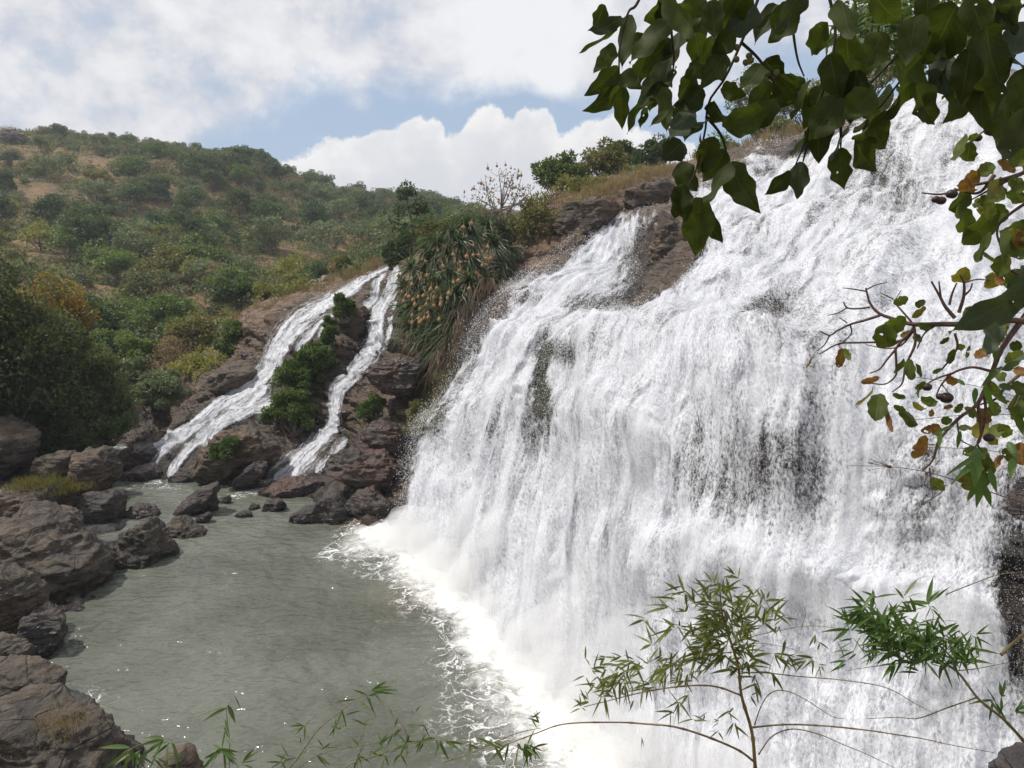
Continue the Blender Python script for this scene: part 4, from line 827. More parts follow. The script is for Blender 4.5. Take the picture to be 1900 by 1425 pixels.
# ------------------------------------------------------------------ named trees and bushes nearer the falls (base px, base py, distance, height px, crown radius px)
def plant(name, label, cat, base, H, R, leafmat, seed, group=None, sink=0.3, **kw):
    """a tree or shrub: Empty at its foot > trunk, crown"""
    e = empty(name, base - np.array([0, 0, sink]), label, cat, group)
    tb, cb = tree_parts(seed, H=H, R=R, **kw)
    tb.build('trunk' if cat == 'tree' else 'stems', M_bark, e); cb.build('crown' if cat == 'tree' else 'foliage', leafmat, e)
    return e
def plant_px(name, label, cat, x, yb, yt, rx, d, leafmat, seed, group=None, sink=0.3, **kw):
    b0 = P(x, yb, d); H = P(x, yt, d)[2] - b0[2] + sink; R = rx / F * d
    kw.setdefault('leaf', 0.20 + 0.0016 * d)
    return plant(name, label, cat, b0, H, R, leafmat, seed, group, sink, **kw)
TREES = [
 # left side: the dark tree and what grows round it
 ('tree', 'large dark leafy tree overhanging the boulders at the left edge', 'tree', -20, 850, 435, 185, 50, L_tree, dict(nclump=78, per=520, crown0=0.0, trunk=0.35, leaf=0.30)),
 ('tree', 'dark bushy tree right beside the large dark tree, lower', 'tree', 115, 850, 575, 125, 53, L_tree, dict(nclump=50, per=460, crown0=0.0, stems=2, leaf=0.26)),
 ('tree', 'tree with orange-yellow leaves behind the large dark tree', 'tree', 110, 660, 490, 74, 62, L_orange, dict(nclump=20, per=330, crown0=0.1, leaf=0.26)),
 ('bush', 'shadowy green bush at the water edge below the dark trees', 'bush', 190, 845, 650, 80, 55, L_tree, dict(nclump=34, per=360, crown0=0.0, stems=3, leaf=0.24)),
 ('bush', 'drooping green bush over the upper channel beside the boulders', 'bush', 205, 815, 762, 45, 53, L_mid, dict(nclump=14, per=260, crown0=0.0, stems=3, leaf=0.22)),
 ('bush', 'round grey-green bush on the bank left of the long cascade', 'bush', 305, 775, 672, 64, 60, L_grey, dict(nclump=26, per=380, crown0=0.0, stems=3, leaf=0.24)),
 ('bush', 'pale grey-green bush behind the round grey-green bush', 'bush', 240, 740, 650, 48, 66, L_grey, dict(nclump=16, per=300, crown0=0.0, stems=2, leaf=0.26)),
 ('bush', 'yellowish green shrub above the pale ledge rock', 'bush', 395, 712, 630, 62, 65, L_yel, dict(nclump=20, per=260, crown0=0.0, stems=3, leaf=0.24)),
 ('bush', 'dark green shrub climbing the brown rock wall left of the cascade', 'bush', 440, 690, 555, 36, 67, L_mid, dict(nclump=18, per=300, crown0=0.0, stems=2, leaf=0.24)),
 ('bush', 'thin brown half-bare shrub among the green valley bushes', 'bush', 330, 705, 610, 55, 70, L_dry, dict(nclump=16, per=90, crown0=0.0, stems=4, leaf=0.24)),
 ('tree', 'dark olive tree with a bare leaning trunk above the cascade', 'tree', 445, 580, 508, 40, 88, L_dark, dict(nclump=16, per=330, crown0=0.30, flat=0.7, lean=-0.08, leaf=0.30)),
 ('bush', 'yellow-green round bush right of the dark olive tree', 'bush', 510, 568, 522, 40, 86, L_yel, dict(nclump=16, per=240, crown0=0.0, stems=3, leaf=0.28)),
 ('tree', 'mid green tree in the valley left of the olive tree', 'tree', 290, 640, 550, 62, 92, L_mid, dict(nclump=20, per=260, crown0=0.1)),
 ('tree', 'dark green tree in the valley behind the orange tree', 'tree', 180, 655, 530, 52, 88, L_dark, dict(nclump=20, per=280, crown0=0.1)),
 ('tree', 'grey-green broad tree in the valley centre', 'tree', 270, 570, 492, 62, 118, L_grey, dict(nclump=20, per=230, crown0=0.12, flat=0.55)),
 ('tree', 'mid green shrubby tree low in the valley by the bushes', 'tree', 215, 690, 600, 56, 78, L_mid, dict(nclump=20, per=280, crown0=0.05)),
 ('tree', 'grey-green low tree behind the yellowish shrub', 'tree', 360, 660, 572, 60, 80, L_olive, dict(nclump=18, per=240, crown0=0.05)),
 ('tree', 'pale green low tree beside the brown half-bare shrub', 'tree', 265, 680, 612, 46, 73, L_mid, dict(nclump=16, per=260, crown0=0.05)),
 ('tree', 'dark tree on the valley slope above the olive tree', 'tree', 590, 530, 475, 42, 112, L_dark, dict(nclump=16, per=240, crown0=0.1)),
 ('bush', 'bright green bush below the dark slope tree', 'bush', 560, 548, 500, 40, 100, L_mid, dict(nclump=16, per=240, crown0=0.0)),
 ('bush', 'low olive bush on the dry rim of the long cascade', 'bush', 640, 512, 468, 38, 96, L_olive, dict(nclump=14, per=220, crown0=0.0)),
 ('bush', 'dark leafy bush filling the foot of the large dark tree above the smooth grey boulder', 'bush', 70, 860, 700, 85, 51, L_tree, dict(nclump=34, per=360, crown0=0.0, stems=4, leaf=0.24)),
 ('bush', 'low dark bush between the brown block rock and the large dark tree', 'bush', 140, 850, 770, 50, 50, L_tree, dict(nclump=20, per=300, crown0=0.0, stems=4, leaf=0.22)),
 # trees behind the screw pines
 ('tree', 'slender tall green tree standing against the sky left of the screw pines', 'tree', 750, 500, 425, 40, 78, L_dark, dict(nclump=22, per=330, crown0=0.12, flat=0.9, leaf=0.28)),
 ('bush', 'olive bush on the rim right of the slender tall tree', 'bush', 815, 470, 402, 40, 74, L_olive, dict(nclump=14, per=200, crown0=0.0, stems=3)),
 ('bush', 'olive brown bush right of the nest tree', 'bush', 985, 455, 350, 56, 56.5, L_olive, dict(nclump=22, per=260, crown0=0.0, stems=4, leaf=0.2)),
 ('bush', 'twiggy half-bare bush behind the nest tree', 'bush', 1022, 420, 318, 52, 60, L_dry, dict(nclump=16, per=130, crown0=0.0, stems=4, leaf=0.2)),
 ('bush', 'dark leafy bush hanging in the cleft below the nest tree', 'bush', 975, 500, 425, 42, 56, L_dark, dict(nclump=16, per=260, crown0=0.0, stems=3, leaf=0.2)),
 ('tree', 'glossy green tree on the upper bank, first from the nest tree', 'tree', 1042, 375, 268, 52, 70, L_mid, dict(nclump=22, per=300, crown0=0.12, leaf=0.28)),
 ('tree', 'olive green tree on the upper bank with pale bare limbs', 'tree', 1115, 358, 256, 60, 72, L_olive, dict(nclump=22, per=230, crown0=0.15, leaf=0.28)),
 ('tree', 'dark green crown behind the olive tree on the upper bank', 'tree', 1150, 345, 256, 46, 86, L_dark, dict(nclump=20, per=280, crown0=0.15, leaf=0.3)),
 ('tree', 'dark green tree right of the upper bank crowns, tallest there', 'tree', 1212, 335, 244, 48, 82, L_dark, dict(nclump=22, per=300, crown0=0.12, leaf=0.3)),
 ('bush', 'low olive shrub at the foot of the upper bank trees', 'bush', 1090, 372, 312, 62, 65, L_olive, dict(nclump=16, per=200, crown0=0.0, stems=4, leaf=0.22)),
 ('bush', 'low green shrub before the dark upper bank tree', 'bush', 1185, 345, 300, 48, 70, L_olive, dict(nclump=16, per=200, crown0=0.0, stems=4, leaf=0.22)),
 ('tree', 'airy grey-green tree seen through the overhanging leaves', 'tree', 1405, 265, 112, 66, 84, L_grey, dict(nclump=26, per=150, crown0=0.2, leaf=0.28)),
 ('tree', 'olive tree right of the airy tree behind the overhanging leaves', 'tree', 1500, 245, 130, 60, 86, L_olive, dict(nclump=24, per=190, crown0=0.15, leaf=0.28)),
 ('bush', 'green bush on the slope above the small upper stream', 'bush', 1445, 262, 205, 50, 72, L_olive, dict(nclump=16, per=210, crown0=0.0, stems=3, leaf=0.24)),
 ('bush', 'dark bush left of the small upper stream', 'bush', 1330, 300, 240, 46, 74, L_mid, dict(nclump=16, per=220, crown0=0.0, stems=3, leaf=0.24)),
 ('tree', 'dim green tree on the skyline above the big waterfall', 'tree', 1620, 190, 80, 60, 82, L_olive, dict(nclump=22, per=200, crown0=0.15, leaf=0.28)),
 # green on the cascade ledges
 ('bush', 'bright green shrub on the rib between the two cascades, topmost', 'bush', 640, 590, 540, 26, 58.5, L_bright, dict(nclump=14, per=240, crown0=0.0, stems=3, leaf=0.2)),
 ('bush', 'bright green shrub on the rib just below the topmost shrub', 'bush', 612, 650, 575, 22, 57.5, L_bright, dict(nclump=14, per=240, crown0=0.0, stems=3, leaf=0.2)),
 ('bush', 'bright green spreading shrub in the middle of the cascade rib', 'bush', 590, 690, 622, 38, 56.0, L_bright, dict(nclump=20, per=300, crown0=0.0, stems=3, leaf=0.2)),
 ('bush', 'bright green creeper mound beside the steep part of the long cascade', 'bush', 548, 728, 650, 44, 55.2, L_bright, dict(nclump=22, per=320, crown0=0.0, stems=3, leaf=0.2)),
 ('bush', 'dark green creeper hanging down to the cascade ledges', 'bush', 552, 800, 705, 40, 53.2, L_mid, dict(nclump=22, per=320, crown0=0.0, stems=3, leaf=0.2)),
 ('bush', 'small leafy spray reaching over the ledge left of the hanging creeper', 'bush', 512, 785, 742, 24, 53.4, L_mid, dict(nclump=12, per=200, crown0=0.0, stems=3, leaf=0.18)),
 ('bush', 'bright green creeper between the spreading shrub and the creeper mound', 'bush', 572, 705, 640, 34, 55.8, L_bright, dict(nclump=20, per=260, crown0=0.0, stems=3, leaf=0.2)),
 ('bush', 'mid green creeper trailing left from the hanging creeper foot', 'bush', 535, 778, 700, 36, 53.6, L_mid, dict(nclump=20, per=260, crown0=0.0, stems=3, leaf=0.2)),
 ('bush', 'small bright green shrub growing on the huge brown boulder', 'bush', 420, 846, 806, 32, 46.6, L_bright, dict(nclump=14, per=240, crown0=0.0, stems=3, leaf=0.18)),
 ('bush', 'green creeper in the dark hollow under the overhanging slab', 'bush', 692, 775, 728, 30, 47.0, L_mid, dict(nclump=14, per=160, crown0=0.0, stems=3, leaf=0.18)),
 ('bush', 'leafy creeper at the right end of the dark hollow', 'bush', 775, 790, 735, 26, 44.8, L_olive, dict(nclump=12, per=140, crown0=0.0, stems=3, leaf=0.16)),
]
for i, (nm, lb, ct, x, yb, yt, rx, d, lm, kw) in enumerate(TREES):
    plant_px(nm, lb, ct, x, yb, yt, rx, d, lm, 400 + i, **kw)
# the slender tree's top tufts are a crown of their own on a long bare stem
e = empty('tree', P(770, 470, 76), 'thin stem with two leafy tufts rising above the slender tall tree', 'tree')
tb = MB(); cb = MB(); r5 = np.random.RandomState(8); o_ = P(770, 470, 76)
st = np.array([P(770, 470, 76), P(766, 420, 76), P(757, 385, 76), P(755, 350, 76)]) - o_
tb.add(*tube(spline(st, 9), np.linspace(0.16, 0.05, 9), 6)); tb.add(*tube(spline(np.array([P(764, 415, 76), P(776, 400, 76), P(780, 378, 76)]) - o_, 6), np.linspace(0.09, 0.03, 6), 5))
for (x, y, rr) in [(755, 348, 0.85), (747, 362, 0.6), (764, 356, 0.6), (779, 378, 0.75), (770, 390, 0.6), (786, 388, 0.5), (742, 392, 0.7), (733, 415, 0.9), (760, 425, 0.9), (782, 415, 0.9)]:
    leaf_cloud(cb, P(x, y, 76) - o_ + r5.normal(size=3) * np.array([0, .5, 0]), (rr, rr, rr * .75), 120, 0.34, 0.2, r5, 0, 0.3)
tb.build('trunk', M_bark, e); cb.build('crown', L_dark, e)

# ------------------------------------------------------------------ screw pines with weaver nests
L_pan = mat_leaf('strap_leaf', (0.090, 0.128, 0.068), (0.158, 0.195, 0.112), 0.8, 0.2, 0.35, 0.4)
M_deadleaf = mat_leaf('dead_strap_leaf', (0.120, 0.080, 0.055), (0.190, 0.130, 0.085), 1.5, 0.15, 0.3)
def straps(b, c, axis, n, L, W, rng, droop=1.0, mat=0, spread=1.0):
    k = 6; t = np.linspace(0, 1, k)
    ax = norm(np.asarray(axis, float))
    for i in range(n):
        d = norm(ax * rng.uniform(0.15, 1.1) + rng.normal(size=3) * 0.75 * spread); l = L * rng.uniform(0.7, 1.2)
        g = droop * rng.uniform(0.5, 1.2)
        pts = c + d[None] * (t * l)[:, None] + np.array([0, 0, -1.0])[None] * (g * l * 0.62 * t ** 2.2)[:, None]
        tg = norm(np.gradient(pts, axis=0)); s = norm(np.cross(tg, np.array([0.02, 0.01, 1.0]))); wv = (W * (1 - t ** 2.2 * 0.95) * (0.55 + 0.45 * np.minimum(1, t * 5)))[:, None]
        up = np.cross(s, tg) * (wv * 0.35)
        V = np.stack([pts - s * wv * 0.5 + up, pts, pts + s * wv * 0.5 + up], 1).reshape(-1, 3)
        ii = np.arange(k * 3).reshape(k, 3)
        b.add(V, np.stack([ii[:-1, :-1], ii[:-1, 1:], ii[1:, 1:], ii[1:, :-1]], -1).reshape(-1, 4), mat, False)
def pand_d(x, y):
    return np.interp(x, [735, 790, 850, 900, 960], [52.0, 49.0, 47.0, 48.5, 51.5]) + (560 - y) * (0.022 if y < 560 else 0.012)
PINE = [ # crown head px of every plant's rosettes
 [(765, 500), (752, 535), (775, 530), (790, 500)], [(790, 465), (812, 448), (832, 470), (805, 485)], [(838, 430), (865, 418), (852, 450), (880, 440)], [(905, 420), (935, 430), (915, 455), (945, 460)],
 [(755, 575), (778, 565), (768, 600), (800, 580)], [(815, 530), (838, 505), (845, 545), (822, 560)], [(870, 485), (895, 500), (868, 525), (905, 530)], [(930, 495), (948, 520), (925, 540)],
 [(795, 620), (820, 600), (842, 595), (830, 630), (812, 645)], [(865, 570), (888, 560), (875, 595), (860, 620)],
]
ros = []
for s in range(5):
    b = MB(); straps(b, np.zeros(3), (0, -0.35, 0.7), 84, 1.65, 0.105, np.random.RandomState(60 + s), 1.0); ros.append(b.mesh('leaf_rosette', L_pan))
dead = []
for s in range(3):
    b = MB(); straps(b, np.zeros(3), (0, -0.2, -0.5), 34, 1.9, 0.07, np.random.RandomState(70 + s), 1.3, 0, 0.5); dead.append(b.mesh('dead_leaf_skirt', M_deadleaf))
where = ['at the upper left of the thicket beside the thin cascade', 'on the left rim of the thicket against the hill', 'on the top rim of the thicket before the sky', 'behind the pale trunk of the nest tree',
         'lowest on the left edge above the orange rock', 'in the middle of the thicket full of hanging nests', 'in the middle right of the thicket under the top rim', 'at the right edge beside the dark cleft',
         'hanging lowest over the red slab', 'leaning over the brown dead leaves near the big waterfall']
r6 = np.random.RandomState(31)
for i, heads in enumerate(PINE):
    xs = np.mean([h[0] for h in heads]); ys = max(h[1] for h in heads) + 25
    bx = P(xs + 25, ys + 20, pand_d(xs, ys) + 1.8)
    e = empty('screw_pine', bx, 'screw pine with strap leaves ' + where[i], 'screw pine', 'screw pines in the thicket between the falls')
    tb = MB()
    for j, (x, y) in enumerate(heads):
        c = P(x, y, pand_d(x, y) + r6.uniform(-0.4, 0.4)) - bx
        tb.add(*tube(spline(np.array([[0, 0, -0.3], c * 0.5 + np.array([0.1, 0.4, -0.2]), c]), 6), np.linspace(0.16, 0.09, 6), 6))
        o = bpy.data.objects.new('leaf_rosette', ros[(i * 3 + j) % 5]); COL.objects.link(o); o.parent = e; o.location = c
        q = r6.uniform(0.85, 1.15); o.scale = (q, q, q); o.rotation_euler = (r6.normal() * 0.2, r6.normal() * 0.2, r6.rand() * 0.8 - 0.4)
        if y > 520 or i in (7, 9):
            o = bpy.data.objects.new('dead_leaf_skirt', dead[j % 3]); COL.objects.link(o); o.parent = e; o.location = c + np.array([0.1, 0.25, -0.3]); o.rotation_euler = (0, 0, r6.rand() * 3)
    tb.build('trunk', M_bark, e)
# dead leaf curtain and hanging roots at the right edge towards the waterfall
e = empty('dead_leaf_curtain', P(870, 640, 45.5), 'curtain of brown dead leaves and hanging roots beside the big waterfall', 'dead leaves')
b = MB(); rr_ = MB(); o_ = P(870, 640, 45.5)
for i in range(70):
    t = r6.rand(); x = 830 + 90 * t + r6.normal() * 12; y = 690 - 140 * t + r6.normal() * 16; c = P(x, y - 25, np.interp(x, [800, 850, 900, 940], [45.0, 44.4, 45.2, 47.5])) - o_
    straps(b, c, (-0.1, -0.3, -0.4), 6, 1.5, 0.06, r6, 1.6, 0, 0.45)
    if i % 2 == 0: rr_.add(*tube(spline(np.array([c, c + np.array([r6.normal() * 0.15, -0.2, -1.2]), c + np.array([-0.25 + r6.normal() * 0.2, -0.3, -2.4])]), 5), 0.025, 4))
b.build('leaf_curtain', M_deadleaf, e); rr_.build('hanging_roots', M_bark, e)
# nests
M_nest = mat_simple('woven_nest', (0.36, 0.235, 0.12), 0.9, 0.1, None, 14.0, (0.24, 0.15, 0.075))
V, Fc = ICO[3]
Pn_ = V * np.array([0.115, 0.115, 0.135]) * (1 + 0.10 * perlin(V * 5)[:, None]); ent = np.exp(-((V - norm(np.array([0.4, -0.4, -0.8]))) ** 2).sum(1) / 0.12); Pn_ = Pn_ * (1 - 0.45 * ent)[:, None]
b = MB(); b.add(Pn_, Fc)
ann = tube(spline(np.array([[0, 0, 0.14], [0.01, 0, 0.25], [0.0, 0.02, 0.42]]), 5), np.linspace(0.035, 0.008, 5), 5); b.add(*ann)
nest_me = b.mesh('weaver_nest', M_nest)
NZ = [(918, 745), (1020, 773), (1080, 705), (1160, 717), (1197, 650), (1197, 710), (1230, 708), (1282, 662), (1275, 730), (1300, 730), (1250, 770), (1115, 800), (1215, 815), (1230, 830), (928, 828), (890, 848), (1110, 860), (1082, 870), (838, 882), (947, 910), (983, 903), (1173, 907), (905, 947), (875, 955), (934, 968), (970, 957), (1010, 965), (1047, 962), (1056, 935), (845, 972), (822, 955), (1010, 985), (1007, 999), (968, 1005), (887, 1028), (840, 1065), (932, 1050), (935, 1075), (912, 1080), (880, 1083), (897, 1092), (885, 1105), (822, 1100), (840, 1105), (998, 1088), (805, 945), (785, 925), (1140, 545), (1185, 523), (760, 830), (800, 1010), (790, 980), (925, 1000), (855, 1000)]
r7 = np.random.RandomState(2)
for (zx, zy) in NZ:
    x, y = 500 + zx / 3.167, 250 + zy / 3.167
    o = bpy.data.objects.new('weaver_nest', nest_me); COL.objects.link(o); o.location = P(x, y, pand_d(x, y) - 1.5 - 0.35 * r7.rand()); q = r7.uniform(0.85, 1.2); o.scale = (q, q, q * 1.05); o.rotation_euler = (r7.normal() * .15, r7.normal() * .15, r7.rand() * 6.28)
    tag(o, 'round tan woven nest hanging from the screw pine leaves', 'nest', 'weaver nests hanging in the screw pines')
# nest tree: bare pale limbs, dry leaves, a few nests
o_ = P(925, 520, 53.5); e = empty('tree', o_, 'half-bare pale-trunked tree hung with nests rising out of the screw pines', 'tree')
M_pale = mat_simple('pale_bark', (0.24, 0.21, 0.18), 0.85, 0.1, None, 5.0, (0.15, 0.125, 0.105))
tb = MB(); cb = MB()
TR = [(925, 520), (926, 470), (925, 430), (928, 400), (930, 385)]
tp = spline(np.array([P(x, y, 53.5) for x, y in TR]) - o_, 10); tb.add(*tube(tp, np.linspace(0.19, 0.10, 10), 7))
r8 = np.random.RandomState(12)
ends = [(890, 385), (880, 360), (905, 345), (900, 325), (925, 318), (940, 312), (955, 320), (968, 328), (950, 345), (965, 352), (975, 365), (915, 365), (870, 385), (895, 400), (960, 380), (940, 340), (985, 355)]
for k, (x, y) in enumerate(ends):
    s = tp[r8.randint(5, 10)]; c = P(x, y, 53.5 + r8.normal() * 0.9) - o_; m1 = s * 0.45 + c * 0.55 + np.array([r8.normal() * .1, r8.normal() * .2, -0.25])
    q = spline(np.array([s, m1, c]), 7); tb.add(*tube(q, np.linspace(0.07, 0.012, 7), 5))
    for u in range(5):
        a = q[r8.randint(3, 7)]; f_ = a + r8.normal(size=3) * 0.42 + np.array([0, 0, 0.15]); tb.add(*tube(spline(np.array([a, (a + f_) / 2 + r8.normal(size=3) * .06, f_]), 4), np.linspace(0.02, 0.006, 4), 4))
        leaf_cloud(cb, f_, (0.22, 0.22, 0.2), 5, 0.22, 0.12, r8, 0, 0.3)
tb.build('trunk', M_pale, e); cb.build('dry_leaves', L_dry, e)
for (x, y) in [(905, 312), (922, 308), (938, 306), (948, 312), (962, 318), (967, 325), (960, 330), (893, 340), (910, 335), (880, 350), (952, 340), (970, 350), (895, 366), (925, 375), (975, 372), (924, 444), (938, 466), (951, 445), (944, 433), (962, 442)]:
    o = bpy.data.objects.new('weaver_nest', nest_me); COL.objects.link(o); o.location = P(x, y, 53.1 + r7.normal() * 0.5); q = r7.uniform(0.55, 0.85); o.scale = (q, q, q); o.rotation_euler = (0, 0, r7.rand() * 6.28)
    tag(o, 'round tan woven nest hanging from the half-bare pale tree', 'nest', 'weaver nests in the half-bare tree')

# ------------------------------------------------------------------ dry grass along the rims
M_straw = mat_leaf('dry_grass', (0.300, 0.225, 0.130), (0.230, 0.175, 0.100), 0.6, 0.3, 0.3)
M_ggrass = mat_leaf('green_grass', (0.120, 0.120, 0.032), (0.180, 0.150, 0.045), 0.8, 0.3, 0.2)
def grass(name, line, n, h, w, mat, label, seed, jit=0.6, n_bl=26):
    rg = np.random.RandomState(seed); L = spline(np.array([P(*q) for q in line]), 200); b = MB()
    C = L[rg.randint(0, 200, n)] + rg.normal(size=(n, 3)) * np.array([jit, jit * 1.6, jit * 0.12])
    C = np.repeat(C, n_bl, 0) + rg.normal(size=(n * n_bl, 3)) * np.array([0.22, 0.22, 0.03]); m = len(C)
    T = norm(np.array([0, 0, 1.0]) + rg.normal(size=(m, 3)) * 0.38); N = norm(rg.normal(size=(m, 3)) * np.array([1, 1, 0.2]))
    V, Fc = kites(C - np.array([0, 0, 0.1]), T, N, h * (0.5 + 0.7 * rg.rand(m)), w, rg); b.add(V, Fc, 0, False)
    return tag(b.build(name, mat), label, 'grass', kind='stuff')
grass('dry_grass', [(1050, 388, 57), (1080, 368, 60), (1130, 352, 62), (1180, 335, 63), (1225, 320, 64), (1250, 316, 66)], 150, 0.8, 0.04, M_straw, 'tan dry grass fringing the upper bank outcrop', 1, 0.8)
grass('dry_grass', [(1300, 315, 66), (1345, 295, 68), (1400, 272, 69), (1450, 252, 70), (1520, 235, 72)], 120, 0.8, 0.04, M_straw, 'tan dry grass above the small upper stream', 2, 0.9)
grass('dry_grass', [(470, 592, 70), (520, 572, 74), (560, 552, 80), (620, 530, 84), (680, 505, 84), (730, 480, 86)], 190, 0.9, 0.05, M_straw, 'tan dry grass on the rim of the long cascade', 3, 1.2)
grass('yellow_grass', [(690, 790, 46.5), (730, 795, 45.8), (775, 800, 44.6)], 90, 0.45, 0.035, M_ggrass, 'yellow-green grass on the ledge under the dark hollow', 4, 0.3)
grass('yellow_grass', [(30, 905, 39), (60, 896, 39), (85, 895, 39), (120, 905, 39.5), (135, 908, 39.6)], 80, 0.42, 0.03, M_ggrass, 'yellow grass tuft on the layered ledge rock', 5, 0.35)
grass('yellow_grass', [(80, 1340, 18.2), (110, 1335, 18.2), (140, 1345, 18.2)], 30, 0.16, 0.014, M_straw, 'small straw tufts on the bottom left boulder', 6, 0.25)
grass('yellow_grass', [(830, 735, 44.0), (850, 690, 44.4), (880, 640, 45.5), (815, 770, 43.5)], 150, 0.75, 0.03, M_ggrass, 'yellow-green grass strip along the left edge of the big waterfall', 7, 0.35)

# ------------------------------------------------------------------ near bank under the camera
gx2 = np.linspace(-16, 9, 60); gy2 = np.linspace(-8, 13, 60); X2, Y2 = np.meshgrid(gx2, gy2, indexing='ij')
Z2 = np.minimum(11.3, 11.0 - 0.98 * Y2 - 0.012 * np.maximum(Y2, 0) ** 2) - 0.35 * np.maximum(0, X2 - 5) + 0.25 * fbm(np.stack([X2, Y2, 0 * X2], -1) * 0.5, 4)
b = MB(); b.add(np.stack([X2, Y2, Z2], -1).reshape(-1, 3), grid_faces(60, 60)); o = b.build('near_bank', M_ground); tag(o, 'steep bank the viewer stands on', 'riverbank', kind='structure')

# ------------------------------------------------------------------ overhanging branch with big leaves
def mat_bigleaf(name, c1, c2, vein, trans=0.3):
    m, n, out = material(name)
    uv = n.new('ShaderNodeUVMap', uv_map='UVMap').outputs[0]; sp2 = n.new('ShaderNodeSeparateXYZ'); n.set(sp2.inputs[0], uv)
    pos = n.new('ShaderNodeNewGeometry').outputs['Position']; oi = n.new('ShaderNodeObjectInfo').outputs['Random']
    ac = n.math('ABSOLUTE', n.math('SUBTRACT', sp2.outputs[1], 0.5))
    side = n.math('ABSOLUTE', n.math('SUBTRACT', n.math('FRACT', n.math('ADD', n.math('MULTIPLY', sp2.outputs[0], 9.0), n.math('MULTIPLY', ac, -5.0))), 0.5))
    v = n.math('MAXIMUM', n.ramp(ac, 0.025, 0.008), n.math('MULTIPLY', n.ramp(side, 0.06, 0.0), 0.6))
    blot = n.noise(pos, 22, 5, 0.6)
    c = n.mix(n.ramp(blot, 0.36, 0.64), c1, c2); c = n.mix(n.math('MULTIPLY', oi, 0.8), c, tuple(x * 0.42 for x in c1))
    c = n.mix(n.math('MULTIPLY', v, 0.5), c, vein)
    c = n.mix(n.ramp(n.noise(pos, 60, 3, 0.5), 0.70, 0.76, 0, 0.6), c, (0.10, 0.07, 0.035))
    b = n.new('ShaderNodeBsdfPrincipled'); n.set(b.inputs['Base Color'], c); b.inputs['Roughness'].default_value = 0.55; b.inputs['Specular IOR Level'].default_value = 0.14
    n.l.new(n.bump(n.math('SUBTRACT', blot, v), 0.35, 0.004), b.inputs['Normal'])
    tl = n.new('ShaderNodeBsdfTranslucent'); n.set(tl.inputs['Color'], n.mix(1.0, c, (1.6, 1.7, 0.6), 'MULTIPLY'))
    mx = n.new('ShaderNodeMixShader'); mx.inputs[0].default_value = trans
    n.l.new(b.outputs[0], mx.inputs[1]); n.l.new(tl.outputs[0], mx.inputs[2])
    # holes eaten by insects
    hole = n.math('GREATER_THAN', n.noise(pos, 34, 1, 0.4), 0.775)
    tr = n.new('ShaderNodeBsdfTransparent'); m2 = n.new('ShaderNodeMixShader'); n.set(m2.inputs[0], hole)
    n.l.new(mx.outputs[0], m2.inputs[1]); n.l.new(tr.outputs[0], m2.inputs[2]); n.l.new(m2.outputs[0], out.inputs['Surface'])
    return m
M_big = mat_bigleaf('big_leaf', (0.036, 0.050, 0.013), (0.056, 0.072, 0.020), (0.085, 0.105, 0.035), 0.40)
M_bigl = mat_bigleaf('big_leaf_pale', (0.055, 0.075, 0.045), (0.075, 0.095, 0.060), (0.10, 0.12, 0.07), 0.2)
M_oval = mat_bigleaf('oval_leaf', (0.078, 0.115, 0.024), (0.149, 0.169, 0.041), (0.162, 0.176, 0.068), 0.3)
M_ovaly = mat_bigleaf('oval_leaf_yellow', (0.230, 0.196, 0.041), (0.149, 0.142, 0.038), (0.297, 0.243, 0.081), 0.35)
M_ovalb = mat_bigleaf('oval_leaf_brown', (0.270, 0.142, 0.047), (0.149, 0.078, 0.035), (0.338, 0.216, 0.108), 0.3)
M_twig = mat_simple('dark_twig', (0.040, 0.030, 0.022), 0.8, 0.2); M_twigb = mat_simple('brown_twig', (0.125, 0.075, 0.055), 0.75, 0.25, None, 40.0, (0.075, 0.045, 0.035))
def leaf_geo(A, B, W, rng, face, kind='ovate', curl=0.25, wave=0.10, nl=16, nc=7):
    """leaf surface from base A to tip B (world), greatest width W; face = direction the blade looks towards"""
    A = np.asarray(A, float); B = np.asarray(B, float); L = np.linalg.norm(B - A); d = (B - A) / L
    nrm = norm(face - d * (face @ d)); s = np.cross(d, nrm)
    t = np.linspace(0, 1, nl); cdir = nrm * rng.uniform(-1, 1) * 0.5 - np.array([0, 0, 0.3])
    ctr = A + d * (t * L)[:, None] + cdir * (curl * L * 0.5 * np.sin(t * math.pi))[:, None] 
    if kind == 'ovate': wv = (t + 0.02) ** 0.6 * (1 - t) ** 1.05 * (1 + 0.0 * t); wv = wv / wv.max(); wv = np.maximum(wv, 0.10 * (1 - t) ** 0.4)
    elif kind == 'oval': wv = np.sqrt(np.maximum(0, 1 - (2 * t - 1.02) ** 2 * 0.96)); wv[-1] = 0.12
    else: wv = np.sin(np.clip(t * 0.9 + 0.1, 0, 1) * math.pi) ** 0.8 * (1 - 0.3 * t); wv = wv / wv.max()
    v = np.linspace(-1, 1, nc); ph = rng.rand() * 6.28; fq = rng.uniform(2.5, 4.5)
    asym = 1 + 0.10 * np.sin(t[:, None] * fq * 5 + ph + v[None] * 2) * (np.abs(v[None]) ** 2)
    off = (v[None] * wv[:, None] * asym) * W * 0.5
    fold = np.abs(v[None]) * wv[:, None] * W * rng.uniform(0.05, 0.22)
    wav = wave * W * np.sin(t[:, None] * fq * 3.0 + ph + np.sign(v[None]) * 1.1) * np.abs(v[None]) ** 1.5
    V = ctr[:, None] + s * off[..., None] + nrm * (fold + wav)[..., None]
    uv = np.stack([np.repeat(t, nc), np.tile((v + 1) / 2, nl)], 1)
    return V.reshape(-1, 3), grid_faces(nl, nc), uv
CAM = np.array([0, 0, CAMZ])
br = empty('overhanging_branch', P(1750, -150, 3.0), 'dark leafy branch with large pointed leaves hanging into the top right', 'branch'); bo = np.array(br.location)
